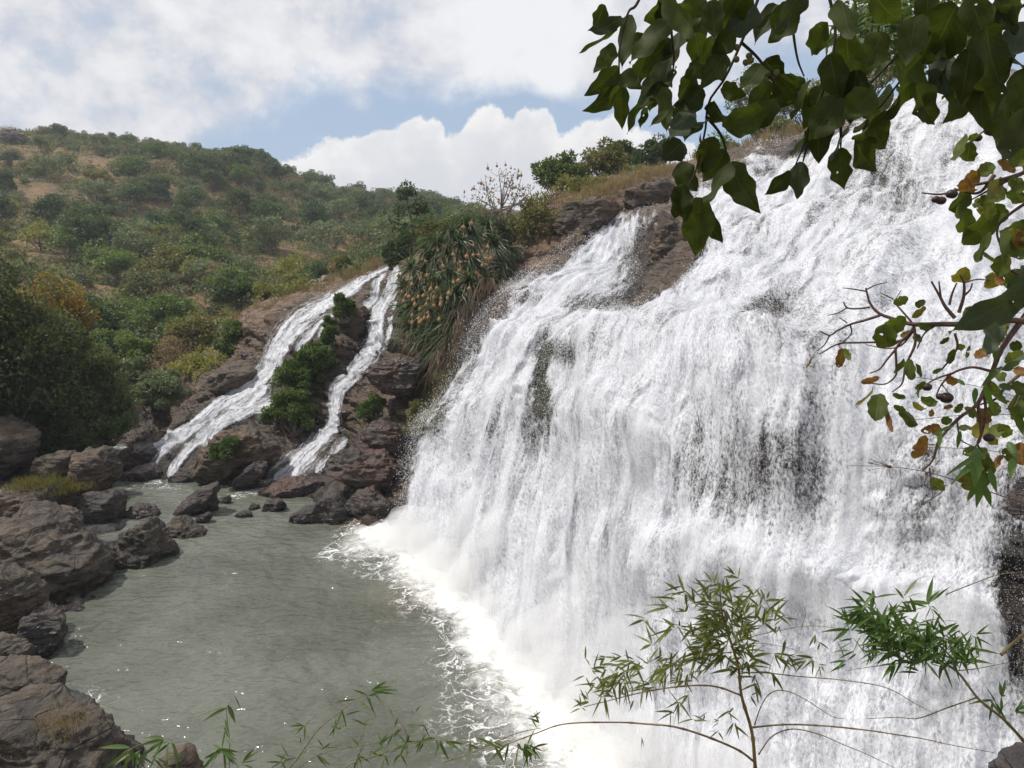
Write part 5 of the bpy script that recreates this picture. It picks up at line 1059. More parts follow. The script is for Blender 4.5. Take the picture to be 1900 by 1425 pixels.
LV = [(1154, 32, 1090, 57, 26), (1146, 56, 1074, 98, 30), (1168, 27, 1154, 128, 32), (1141, 84, 1101, 135, 28), (1148, 125, 1084, 178, 32), (1148, 165, 1080, 206, 36), (1151, 152, 1154, 242, 30), (1154, 135, 1191, 165, 28),
 (1245, 40, 1168, 118, 46), (1245, 74, 1168, 135, 38), (1242, 115, 1181, 202, 36, 1), (1235, 135, 1184, 205, 30), (1191, 189, 1164, 249, 20), (1198, 199, 1188, 239, 18), (1232, 162, 1237, 246, 26), (1252, 128, 1245, 162, 24),
 (1306, 30, 1265, 77, 50), (1252, 3, 1195, 40, 44), (1265, 5, 1276, 52, 34), (1316, 115, 1269, 141, 36, 1), (1303, 162, 1249, 218, 40, 1), (1282, 205, 1243, 258, 40, 1), (1266, 263, 1229, 296, 44, 1), (1319, 189, 1363, 234, 46),
 (1346, 239, 1444, 182, 44), (1353, 303, 1411, 396, 46), (1350, 303, 1304, 378, 44), (1346, 280, 1303, 337, 46), (1330, 256, 1296, 322, 38), (1272, 343, 1252, 406, 36), (1299, 366, 1291, 475, 54), (1303, 384, 1341, 452, 28),
 (1259, 303, 1294, 356, 40), (1414, 121, 1373, 164, 32), (1431, 152, 1380, 217, 38), (1440, 178, 1385, 250, 40), (1340, 160, 1385, 178, 30), (1418, 112, 1456, 146, 38), (1444, 141, 1503, 192, 54), (1400, 8, 1341, 72, 48, 1),
 (1441, 8, 1400, 83, 32), (1447, 8, 1484, 42, 36), (1468, 320, 1417, 362, 28), (1488, 300, 1480, 369, 36, 1), (1498, 252, 1468, 292, 32, 1), (1446, 140, 1506, 196, 48), (1519, 215, 1519, 304, 42), (1558, 275, 1566, 353, 42), (1586, 258, 1626, 318, 48),
 (1607, 225, 1642, 276, 50), (1570, 238, 1540, 304, 28), (1646, 158, 1582, 245, 46), (1768, 138, 1760, 188, 36), (1838, 50, 1830, 186, 74), (1880, 165, 1860, 288, 58), (1775, 8, 1718, 118, 74), (1225, 60, 1180, 92, 30), (1330, 60, 1290, 120, 44), (1290, 130, 1258, 190, 34),
 (1345, 100, 1300, 165, 38), (1360, 60, 1320, 110, 40), (1310, 225, 1270, 262, 36), (1240, 205, 1205, 235, 14), (1500, 150, 1470, 222, 44), (1530, 160, 1490, 240, 40), (1550, 200, 1500, 262, 40)]
LV += [(1120, 8, 1102, 62, 26), (1200, 100, 1172, 162, 30), (1215, 150, 1206, 208, 28), (1262, 60, 1238, 132, 38), (1290, 60, 1302, 132, 36), (1270, 150, 1290, 216, 32), (1180, 60, 1196, 112, 28), (1320, 90, 1342, 152, 36), (1225, 0, 1214, 56, 34), (1290, -10, 1312, 42, 36, 1), (1345, -10, 1362, 52, 36), (1260, 185, 1270, 246, 28), (1300, 250, 1322, 318, 34), (1262, 345, 1274, 412, 34)]
rl = np.random.RandomState(17)
ends_ = []
def add_leaf(parent, po, x0, y0, x1, y1, w, mat, d, name='leaf', kind='ovate', tilt=0.5, rng=rl, curl=0.25, wave=0.1):
    dd = d + rng.normal() * 0.12; L = math.hypot(x1 - x0, y1 - y0)
    A = P(x0, y0, dd); B = P(x1, y1, dd + rng.normal() * tilt * L / F * d)
    face = norm(CAM - A) + rng.normal(size=3) * 0.45
    V, Fc, uv = leaf_geo(A, B, w / F * d * 1.12, rng, face, kind, curl, wave)
    b = MB(); b.add(V - po, Fc, 0, True, uv); return b.build(name, mat, parent, uv=True)
for q in LV: add_leaf(br, bo, q[0], q[1], q[2], q[3], q[4] * 0.98, M_bigl if len(q) > 5 else M_big, 3.1)
dense = [(1500, -30), (1560, 0), (1620, -10), (1640, 60), (1570, 60), (1540, 100), (1600, 110), (1660, 110), (1700, 30), (1720, -20), (1760, 60), (1800, -10), (1800, 90), (1850, 0), (1870, 80), (1900, 40), (1890, 130), (1820, 140), (1740, 110), (1690, 150), (1620, 170), (1580, 150), (1480, 10), (1530, 40), (1900, 200), (1880, 10), (1840, 110), (1780, 130), (1560, 180), (1640, 200), (1320, 0), (1290, -10), (1230, -10), (1380, -20), (1730, 60), (1830, 50), (1860, -20), (1790, 170), (1700, 160), (1590, 130)]
for (x, y) in dense:
    a = rl.uniform(0.7, 2.4); L = rl.uniform(65, 112)
    add_leaf(br, bo, x, y, x + math.cos(a) * L, y + math.sin(a) * L, rl.uniform(34, 54), M_bigl if rl.rand() < 0.22 else M_big, 2.9)
TW = [[(1240, -40), (1246, 60), (1250, 120), (1236, 165)], [(1420, -40), (1395, 30), (1375, 80), (1345, 145), (1315, 190), (1308, 245), (1290, 320), (1278, 345), (1279, 395)], [(1375, 78), (1410, 112), (1440, 160), (1452, 180)], [(1310, 215), (1340, 255), (1352, 305)],
      [(1200, -30), (1180, 10), (1165, 25), (1150, 90), (1149, 160)], [(1468, 0), (1472, 60), (1480, 110), (1492, 142)], [(1720, -40), (1680, 80), (1610, 160), (1560, 225), (1519, 220)], [(1560, 225), (1560, 280)], [(1920, 0), (1800, 60), (1700, 120), (1640, 190), (1600, 240)], [(1530, -40), (1550, 60), (1530, 160), (1495, 260), (1470, 320)], [(1920, 120), (1880, 165)], [(1500, 260), (1490, 300)], [(1800, 60), (1838, 50)]]
b = MB()
for t in TW: b.add(*tube(spline(np.array([P(x, y, 3.12) for x, y in t]), 24) - bo, np.linspace(0.0065, 0.0028, 24), 6))
b.add(*tube(spline(np.array([[1.2, 3.0, 14.6], [2.2, 3.1, 14.75], [3.6, 2.6, 15.2], [5.5, 1.5, 15.2], [6.5, 0.5, 13], [6.8, 0.2, 10]]), 24) - bo, np.linspace(0.02, 0.14, 24), 8))
b.build('twigs', M_twig, br)
M_pod = mat_simple('seed_pod', (0.075, 0.085, 0.020), 0.7, 0.2, None, 60.0, (0.13, 0.12, 0.04))
for (x, y) in [(1367, 88), (1366, 110), (1390, 104), (1393, 112), (1384, 116), (1420, 148), (1423, 136), (1441, 135)]:
    V, Fc = ICO[3]; b = MB(); b.add(V * np.array([0.013, 0.008, 0.013]) * (1 + 0.12 * perlin(V * 4)[:, None]) * 0.95 + P(x, y, 3.0) - bo, Fc); b.build('seed_pod', M_pod, br)
# the rest of the crown overhead, out of the frame: it shades the hanging leaves
rc_ = np.random.RandomState(5); b = MB(); n_ = 420
C = np.stack([rc_.uniform(-1.5, 4.5, n_), rc_.uniform(0.8, 4.6, n_), rc_.uniform(15.1, 16.8, n_)], 1); T = norm(rc_.normal(size=(n_, 3)) + np.array([0, 0, -.8])); N = norm(np.array([0, 0, 1.0]) + rc_.normal(size=(n_, 3)) * 0.5)
V, Fc = kites(C - bo, T, N, rc_.uniform(0.18, 0.32, n_), 0.15, rc_); b.add(V, Fc, 0, False); o = b.build('canopy_leaves', M_big, br); o['kind'] = 'stuff'
# a small-leaved twig mass farther back
sb_ = empty('small_leaved_branch', P(1700, -80, 7.5), 'fine small-leaved branch behind the large hanging leaves at the top right', 'branch'); so = np.array(sb_.location)
b = MB(); tb = MB(); r9 = np.random.RandomState(6)
for k in range(34):
    x = r9.uniform(1560, 1800); y = r9.uniform(10, 190) * (0.6 + 0.4 * (x > 1640)); e1 = P(x, y, 7.5 + r9.normal() * .5); s0_ = P(r9.uniform(1600, 1760), -60, 7.5)
    q = spline(np.array([s0_, (s0_ + e1) / 2 + r9.normal(size=3) * .08, e1]) - so, 8); tb.add(*tube(q, np.linspace(0.008, 0.003, 8), 4))
    for u in range(3): leaf_cloud(b, q[7 - u], (0.24, 0.24, 0.16), 26, 0.085, 0.04, r9, 0, 0.2, 0.4)
for k in range(16):
    x = r9.uniform(1560, 1710); y = r9.uniform(150, 215)
b.build('leaves', L_dark, sb_); tb.build('twigs', M_twig, sb_)

# ------------------------------------------------------------------ shrub with oval leaves reaching in from the right
sh_ = empty('leafy_shrub', P(2010, 640, 3.6), 'brown twigged shrub with oval green and yellowing leaves reaching in from the right', 'shrub'); sho = np.array(sh_.location)
def q7(pts): return [(1400 + x / 2.85, 450 + y / 2.85) for x, y in pts]
BRN = [([(1700, 500), (1400, 415), (1200, 432), (1000, 432), (840, 432), (740, 405), (660, 375), (612, 322), (588, 240)], .016, .004), ([(590, 258), (520, 246), (468, 240)], .004, .002), ([(590, 250), (640, 225), (702, 210)], .004, .002), ([(612, 342), (540, 350), (490, 345), (470, 315)], .005, .003), ([(490, 345), (440, 372), (385, 385)], .004, .002),
 ([(665, 385), (580, 412), (510, 432), (440, 465), (398, 490), (346, 470)], .007, .003), ([(398, 490), (370, 540), (328, 575)], .004, .002), ([(506, 432), (512, 480), (470, 525), (440, 545)], .004, .002), ([(490, 425), (450, 398)], .003, .002),
 ([(845, 445), (790, 512), (720, 525), (650, 527), (540, 530), (440, 537), (345, 590)], .008, .003), ([(1060, 400), (1010, 340), (980, 285), (935, 205)], .009, .004), ([(985, 290), (975, 205)], .005, .003), ([(1030, 330), (1045, 270), (1070, 212)], .006, .003), ([(1080, 372), (1105, 290), (1108, 220), (1088, 172)], .008, .004), ([(1110, 212), (1180, 195), (1250, 202)], .004, .002), ([(1110, 280), (1140, 250), (1152, 215)], .005, .003),
 ([(840, 460), (770, 530), (745, 565), (700, 620), (660, 670), (608, 692)], .008, .003), ([(745, 560), (750, 650), (745, 705), (690, 748), (600, 742)], .006, .003), ([(845, 455), (848, 540), (800, 650), (780, 745), (728, 790)], .007, .003), ([(830, 420), (760, 340), (735, 320)], .005, .003), ([(735, 320), (775, 252)], .003, .002), ([(735, 300), (665, 265)], .003, .002),
 ([(1500, 300), (1340, 510), (1290, 600), (1250, 700), (1180, 850), (1080, 930), (980, 1040), (942, 1150), (890, 1205)], .014, .004), ([(1180, 855), (1195, 960), (1190, 1050), (1130, 1110)], .008, .003), ([(1215, 800), (1222, 900), (1205, 1000), (1180, 1070), (1240, 1130)], .007, .003), ([(1070, 940), (1090, 1040), (1160, 1080)], .004, .002), ([(950, 1070), (905, 1065)], .004, .002), ([(925, 1190), (935, 1260), (960, 1290), (990, 1320), (880, 1385)], .004, .002),
 ([(1250, 680), (1150, 660), (1050, 690), (990, 750), (960, 810)], .007, .003), ([(990, 750), (1030, 800)], .003, .002), ([(1050, 690), (940, 730), (850, 800)], .005, .002), ([(970, 430), (900, 480), (860, 560)], .005, .003), ([(1060, 480), (1070, 560), (1000, 660), (960, 690)], .006, .003), ([(850, 455), (780, 540), (700, 560), (590, 540)], .005, .002),
 ([(1400, 700), (1330, 760), (1270, 830), (1180, 860)], .008, .004), ([(1420, 760), (1380, 860), (1330, 880)], .005, .003), ([(1700, 180), (1420, 170), (1350, 150), (1290, 200)], .012, .004)]
for pts, r0, r1 in BRN:
    b = MB(); q = q7(pts); dz = [3.55 + 0.12 * math.sin(x * 0.013) for x, y in q]
    b.add(*tube(spline(np.array([P(x, y, d) for (x, y), d in zip(q, dz)]), 8 * len(q)) - sho, np.linspace(r0, r1, 8 * len(q)), 6)); b.build('twig', M_twigb, sh_)
# upper twigs (photo pixels)
for pts in [[(1960, 300), (1870, 330), (1800, 345), (1750, 360), (1710, 358)], [(1960, 260), (1880, 215), (1842, 232), (1810, 255)], [(1900, 320), (1850, 345), (1800, 372)], [(1960, 340), (1870, 400), (1850, 430), (1862, 470)], [(1845, 325), (1815, 358), (1770, 350)]]:
    b = MB(); b.add(*tube(spline(np.array([P(x, y, 3.6) for x, y in pts]), 20) - sho, np.linspace(.010, .003, 20), 6)); b.build('twig', M_twigb, sh_)
OV = [(625, 775, 545, 865, 105, 1), (660, 800, 640, 945, 90, 0), (770, 870, 865, 960, 80, 0), (695, 880, 728, 1003, 26, 2), (880, 830, 968, 840, 52, 0), (660, 712, 562, 738, 34, 3), (800, 395, 690, 450, 84, 0), (690, 430, 700, 555, 105, 0), (465, 560, 448, 662, 46, 3), (475, 560, 505, 622, 30, 0), (312, 595, 274, 668, 22, 2), (905, 340, 830, 395, 40, 1), (735, 322, 812, 290, 46, 0),
 (850, 640, 880, 712, 40, 0), (790, 610, 735, 690, 60, 0), (815, 615, 832, 728, 48, 0), (1012, 710, 1072, 745, 42, 2), (905, 1020, 842, 1140, 62, 2), (885, 1030, 900, 1110, 40, 2), (950, 1240, 985, 1312, 72, 0), (1075, 985, 1150, 975, 52, 0), (985, 935, 1045, 945, 46, 0), (935, 960, 985, 1015, 50, 2), (1265, 840, 1265, 918, 62, 0), (1100, 1120, 1160, 1085, 44, 0), (905, 880, 840, 840, 34, 1), (735, 860, 800, 890, 30, 0), (730, 800, 800, 820, 30, 0),
 (860, 430, 930, 455, 34, 0), (770, 495, 830, 470, 30, 1), (905, 310, 850, 335, 44, 0), (1070, 540, 1110, 560, 34, 1), (1055, 560, 1025, 640, 34, 0), (1030, 500, 980, 535, 22, 0), (1140, 545, 1120, 610, 22, 0), (835, 500, 885, 510, 44, 0), (940, 690, 990, 668, 22, 0), (870, 740, 870, 820, 34, 0), (905, 735, 850, 775, 26, 0), (1280, 800, 1345, 835, 66, 1), (1360, 760, 1290, 760, 40, 0), (1110, 870, 1160, 930, 60, 0), (1100, 850, 1060, 900, 34, 0), (1000, 880, 1050, 862, 26, 2), (940, 880, 925, 920, 36, 2), (960, 970, 880, 1000, 40, 2),
 (1350, 580, 1400, 640, 90, 0), (1330, 690, 1290, 735, 70, 0), (1410, 530, 1350, 560, 60, 0), (1180, 1110, 1170, 1240, 60, 0), (1230, 1130, 1262, 1225, 44, 0), (1105, 1200, 1085, 1270, 30, 2), (1130, 1230, 1115, 1300, 22, 2), (1380, 880, 1420, 990, 40, 0), (1290, 460, 1340, 400, 50, 0), (1270, 205, 1318, 190, 60, 2), (1330, 240, 1372, 200, 40, 0), (1360, 590, 1330, 640, 40, 2), (1420, 660, 1385, 700, 60, 2)]
mm = {0: M_oval, 1: M_ovaly, 2: M_ovalb, 3: M_ovalb}
for (x0, y0, x1, y1, w_, k_) in OV:
    (a0, c0), (a1, c1_) = q7([(x0, y0), (x1, y1)]); add_leaf(sh_, sho, a0, c0, a1, c1_, w_ / 2.85 * 0.98, mm[k_], 3.5, 'leaf', 'oval', 0.45, wave=0.07)
for (x0, y0, x1, y1, w_, k_) in [(1790, 250, 1772, 298, 24, 0), (1800, 262, 1795, 300, 26, 0), (1800, 250, 1812, 256, 14, 0), (1795, 330, 1800, 355, 28, 2), (1850, 300, 1885, 315, 20, 2), (1800, 355, 1760, 390, 30, 0), (1790, 365, 1775, 405, 22, 0), (1790, 385, 1782, 432, 34, 0), (1830, 360, 1830, 390, 24, 0), (1840, 380, 1820, 400, 26, 1), (1850, 385, 1790, 455, 40, 0), (1840, 430, 1810, 486, 26, 0), (1855, 430, 1860, 480, 36, 0), (1880, 440, 1905, 480, 40, 0), (1880, 350, 1900, 375, 34, 0), (1870, 470, 1850, 510, 26, 0), (1890, 410, 1870, 440, 30, 0), (1820, 320, 1790, 335, 26, 2), (1870, 290, 1905, 300, 24, 0), (1850, 200, 1880, 215, 20, 0), (1895, 500, 1880, 540, 40, 0)]:
    add_leaf(sh_, sho, x0, y0, x1, y1, w_ * 1.05, mm[k_], 3.55, 'leaf', 'oval', 0.45, wave=0.07)
rx_ = np.random.RandomState(77)
for k in range(46):
    y = rx_.uniform(215, 900); x = rx_.uniform(1800 + 30 * math.sin(y * .02), 1910); a = rx_.uniform(0.5, 2.6); L = rx_.uniform(26, 50)
    add_leaf(sh_, sho, x, y, x + math.cos(a) * L, y + math.sin(a) * L, L * rx_.uniform(.55, .8), [M_oval, M_oval, M_oval, M_ovaly, M_ovalb][rx_.randint(5)], 3.6, 'leaf', 'oval', 0.45, wave=0.07)
M_fruit = mat_simple('dark_fruit', (0.040, 0.022, 0.018), 0.5, 0.4)
for (x, y, q) in [(1842, 240, 13), (1766, 360, 9), (1737, 370, 7), (1746, 372, 8), (1814, 256, 7), (1756, 738, 11), (1720, 718, 8), (1745, 736, 7), (1835, 812, 9)]:
    V, Fc = ICO[3]; b = MB(); b.add(V * np.array([1.15, 1, 0.9]) * q / F * 3.5 * (1 + 0.08 * perlin(V * 3)[:, None]) + P(x, y, 3.45) - sho, Fc); b.build('fruit', M_fruit, sh_)
for (x0, y0, x1, y1, w_) in [(1930, 530, 1760, 618, 62), (1850, 600, 1830, 662, 32), (1925, 500, 1868, 560, 60), (1930, 640, 1850, 690, 40)]:   # large blades close by
    add_leaf(br, bo, x0, y0, x1, y1, w_, M_bigl, 2.5, 'leaf', 'ovate', 0.3, wave=0.14)

# ------------------------------------------------------------------ bamboo
L_bam = mat_leaf('bamboo_leaf', (0.070, 0.135, 0.030), (0.105, 0.175, 0.045), 3.0, 0.3, 0.25, 0.45)
L_bam2 = mat_leaf('bamboo_leaf_olive', (0.138, 0.169, 0.042), (0.188, 0.213, 0.062), 3.0, 0.3, 0.25, 0.45)
L_bam3 = mat_leaf('bamboo_leaf_pale', (0.090, 0.150, 0.045), (0.120, 0.175, 0.060), 3.0, 0.3, 0.25, 0.45)
M_culm = mat_simple('bamboo_culm', (0.230, 0.165, 0.075), 0.5, 0.3, None, 9.0, (0.16, 0.10, 0.05)); M_culmg = mat_simple('bamboo_twig', (0.170, 0.135, 0.055), 0.6, 0.2)
def blade(b, A, d, L, W, rng, nrm):
    nl, nc = 6, 3; t = np.linspace(0, 1, nl); s = norm(np.cross(d, nrm)); wv = np.array([0.25, 0.85, 1.0, 0.8, 0.45, 0.02])
    pts = A + d * (t * L)[:, None] + np.array([0, 0, -1.0]) * (0.14 * L * t ** 2)[:, None]
    v = np.array([-1, 0, 1.0]); V = pts[:, None] + s * (v[None] * wv[:, None] * W * 0.5)[..., None] + nrm * (np.abs(v)[None] * wv[:, None] * W * 0.18)[..., None]
    b.add(V.reshape(-1, 3), grid_faces(nl, nc), 0, True)
def fan(b, A, dirv_, n, L, W, rng, spread=0.75, nrm=None):
    view = norm(A - CAM)
    for i in range(n):
        d = norm(dirv_ + rng.normal(size=3) * spread * np.array([1, 0.6, 1])); nm = norm(-view + rng.normal(size=3) * 0.6); nm = norm(nm - d * (nm @ d))
        blade(b, A + rng.normal(size=3) * 0.006, d, L * rng.uniform(0.6, 1.25), W * rng.uniform(0.7, 1.2), rng, nm)
def bamboo(label, culms, fans, d, mat, seed, culm_mat=None, L0=0.115, W0=0.015):
    """culms: [(photo pts, r0, r1)], fans: (x, y, dir x, dir up, blades, scale)"""
    rg = np.random.RandomState(seed); o_ = P(culms[0][0][0][0], culms[0][0][0][1], d)
    e = empty('bamboo', o_, label, 'bamboo', None)
    tb_ = MB(); first = True
    for pts, r0, r1 in culms:
        n = 8 * len(pts); q = spline(np.array([P(x, y, d + 0.10 * math.sin(x * .021 + seed)) for x, y in pts]), n); rad = np.linspace(r0, r1, n)
        rad = rad * (1 + 0.35 * (np.arange(n) % 8 == 0)); t_ = MB(); t_.add(*tube(q - o_, rad, 7)); t_.build('culm' if r0 > 0.005 else 'branchlet', culm_mat or M_culm, e)
    fb = MB()
    for (x, y, dx, dz, nb, sc_) in fans:
        A = P(x, y, d + rg.normal() * 0.07) - o_
        sub_ = MB(); 
        fan(fb, A + o_, norm(np.array([dx, rg.normal() * 0.3, dz])), nb, L0 * sc_, W0 * sc_, rg)
    for i in range(len(fb.V)): fb.V[i] = fb.V[i] - o_
    fb.build('leaves', mat, e)
    return e
def qb(pts): return [(1100 + x / 2.375, 1000 + y / 2.375) for x, y in pts]
rb = np.random.RandomState(44)
# main plant, bottom centre right
cul = [(qb([(735, 1250), (715, 1000), (700, 850), (655, 690), (640, 560), (600, 430), (570, 330), (560, 230)]), .013, .004), (qb([(715, 985), (640, 930), (500, 870), (360, 828), (230, 815), (100, 808), (-120, 815), (-260, 860), (-470, 940)]), .0075, .003), (qb([(655, 690), (560, 655), (470, 645), (340, 655), (200, 680), (60, 715), (-40, 740)]), .006, .0025),
 (qb([(705, 830), (850, 818), (1020, 824), (1200, 842), (1310, 858), (1450, 880), (1580, 908), (1770, 942)]), .006, .002), (qb([(730, 950), (790, 870), (880, 838), (1000, 862), (1100, 905), (1210, 950), (1330, 1009)]), .0045, .0015), (qb([(712, 820), (745, 730), (790, 675), (860, 672), (940, 710), (1050, 780), (1105, 792)]), .004, .0015),
 (qb([(660, 590), (760, 590), (900, 605), (1100, 622), (1290, 655), (1420, 725), (1505, 770)]), .0042, .0015), (qb([(640, 450), (740, 420), (840, 400), (920, 385), (1010, 385), (1090, 398)]), .003, .0012), (qb([(920, 385), (938, 330), (925, 280)]), .002, .001), (qb([(680, 420), (760, 370), (830, 300)]), .0025, .001), (qb([(790, 340), (760, 270), (685, 210)]), .0022, .001), (qb([(610, 500), (480, 510), (380, 540), (280, 580)]), .004, .0015), (qb([(600, 430), (500, 400), (380, 380), (260, 355)]), .0035, .0012), (qb([(575, 340), (470, 300), (400, 250), (330, 240)]), .003, .0012), (qb([(380, 330), (330, 300), (280, 298)]), .002, .001), (qb([(560, 250), (500, 215), (450, 212)]), .002, .001), (qb([(620, 480), (720, 460), (860, 480), (1000, 530)]), .002, .001)]
fans = []
for k in range(150):
    t = rb.rand(); x = 585 + rb.normal() * 95; y = 400 + rb.normal() * 95
    if y < 150 or y > 620: continue
    a = math.atan2(-(y - 470), x - 600) + rb.normal() * 0.6; fans.append((*qb([(x, y)])[0], math.cos(a) * 0.9 - 0.25, math.sin(a) * 0.7 - 0.05, 3, rb.uniform(.7, 1.15)))
for k in range(84):
    x = rb.uniform(20, 520); y = 640 - (x - 20) * 0.22 + rb.normal() * 45; fans.append((*qb([(x, y)])[0], -0.6 + rb.normal() * .4, -0.25 + rb.normal() * .4, 3, rb.uniform(.65, 1.0)))
for (x, y, dx, dz, n_, s_) in [(575, 240, .3, .9, 4, 1), (600, 215, .4, .9, 3, .9), (620, 210, .6, .8, 2, .8), (395, 205, -.9, .15, 2, 1), (375, 232, -.9, -.1, 3, 1), (330, 300, -.9, .1, 4, 1.1), (230, 356, -.95, -.1, 4, 1.15), (350, 390, -.95, -.05, 5, 1.2), (260, 460, -.8, -.3, 4, 1.1), (500, 215, -.9, .1, 3, .9), (510, 300, -.4, .7, 4, 1), (690, 260, .8, .5, 3, .9), (640, 290, .5, .6, 4, 1), (740, 360, .5, .6, 4, .9), (720, 225, .3, -.8, 3, .6), (850, 345, .5, .5, 3, .6), (820, 380, -.4, -.6, 3, .7), (700, 520, .9, .05, 4, 1.4), (690, 560, .5, -.8, 4, 1.3), (650, 560, -.3, -.8, 3, 1.2), (800, 510, .6, -.3, 6, 1.1), (860, 520, .5, -.6, 5, .9), (970, 530, -.6, -.2, 5, 1.0), (970, 470, 0, 1, 2, 1), (1000, 560, .2, -.9, 4, .7), (1000, 460, .7, -.5, 2, .8), (930, 540, -.9, -.1, 3, .9), (790, 590, .4, -.8, 4, 1.0), (720, 640, .1, -.9, 6, .9), (700, 690, .7, -.6, 3, .8), (380, 720, -.5, -.7, 6, 1.0), (420, 690, -.5, -.7, 5, 1.1), (350, 760, .3, -.8, 4, .9), (450, 800, .1, -.9, 3, .8), (480, 800, .4, .4, 4, .6), (600, 760, .2, -.8, 5, .7), (620, 810, 0, -1, 4, .9), (30, 560, .6, .9, 3, 1.0), (10, 640, -.8, -.3, 4, .9), (110, 530, -.5, .4, 4, .8), (180, 710, -.6, -.3, 3, .7), (215, 870, .3, -.8, 2, .5), (100, 600, -.7, -.1, 4, .9), (550, 850, -.2, -.9, 3, .7), (555, 800, -.6, -.5, 3, .6), (640, 350, .3, .8, 4, .9), (505, 250, -.6, .5, 3, .9)]:
    fans.append((*qb([(x, y)])[0], dx, dz, n_, s_))
for (x, y, dx, dz, n_, s_) in [(1086, 1222, -.2, 1, 3, .9), (1100, 1240, .4, .8, 4, .9), (1090, 1300, -.2, .9, 6, .8), (1078, 1310, -.6, .6, 5, .8), (1000, 1330, -.6, .5, 4, .6), (990, 1385, .8, -.5, 5, 1.0), (960, 1385, .1, -1, 3, 1.0), (1085, 1255, .3, -.9, 2, .8), (915, 1380, 0, -1, 2, .8), (870, 1380, .2, -.9, 1, .9)]: fans.append((x, y, dx, dz, n_, s_))
bamboo('olive bamboo with a straight tan culm standing before the falls at bottom centre right', cul, fans, 4.4, L_bam2, 3)
# right plant
cul = [(qb([(1960, 960), (1890, 880), (1810, 795), (1700, 705), (1610, 590), (1520, 530), (1440, 470), (1350, 400)]), .010, .003), (qb([(1690, 700), (1560, 745), (1435, 790), (1340, 786), (1205, 792)]), .004, .0015), (qb([(1610, 580), (1700, 570), (1830, 545), (1920, 535)]), .003, .001), (qb([(1500, 530), (1380, 545), (1250, 560), (1110, 582)]), .003, .001), (qb([(1480, 430), (1500, 340), (1475, 280)]), .0025, .001), (qb([(1555, 245), (1680, 195), (1800, 155), (1920, 145)]), .003, .002), (qb([(1800, 510), (1850, 460), (1960, 370)]), .008, .008), (qb([(1870, 650), (1890, 520), (1900, 400)]), .0015, .001)]
fans = []
for k in range(125):
    t = rb.rand(); x = 1180 + 330 * t + rb.normal() * 35; y = 380 + 90 * t + rb.normal() * 55; fans.append((*qb([(x, y)])[0], -0.75 + rb.normal() * .45, 0.35 + rb.normal() * .45 - .1, 3, rb.uniform(.75, 1.2)))
for k in range(36):
    x = 1590 + rb.normal() * 50; y = 480 + rb.normal() * 45; fans.append((*qb([(x, y)])[0], rb.normal() * .6, rb.normal() * .6, 3, rb.uniform(.7, 1.1)))
for (x, y, dx, dz, n_, s_) in [(1475, 280, -.3, .9, 3, 1.25), (1478, 282, .7, .7, 2, 1.2), (1475, 290, -.9, .4, 2, 1.2), (1490, 300, .9, -.1, 3, .9), (1130, 400, -.9, .1, 4, 1.2), (1120, 360, -.6, .3, 4, 1), (1150, 500, -.7, .2, 3, .9), (1110, 540, -.9, -.2, 4, 1), (1250, 260, -.4, .5, 3, 1), (1380, 260, -.5, .6, 3, 1), (1690, 420, .5, .3, 4, .8), (1660, 480, .4, -.8, 3, 1.1), (1330, 530, -.2, -.9, 2, 1.1), (1240, 520, .1, -.9, 2, .7), (1800, 690, .2, .6, 6, .8), (1770, 720, -.8, .3, 5, .9), (1790, 770, .6, .4, 4, .8), (1860, 760, .5, .6, 6, .8), (1640, 560, .3, .7, 4, .9)]: fans.append((*qb([(x, y)])[0], dx, dz, n_, s_))
bamboo('deep green dense bamboo spray on a yellow culm slanting in from the lower right', cul, fans, 4.0, L_bam, 4, M_culmg, 0.13, 0.017)
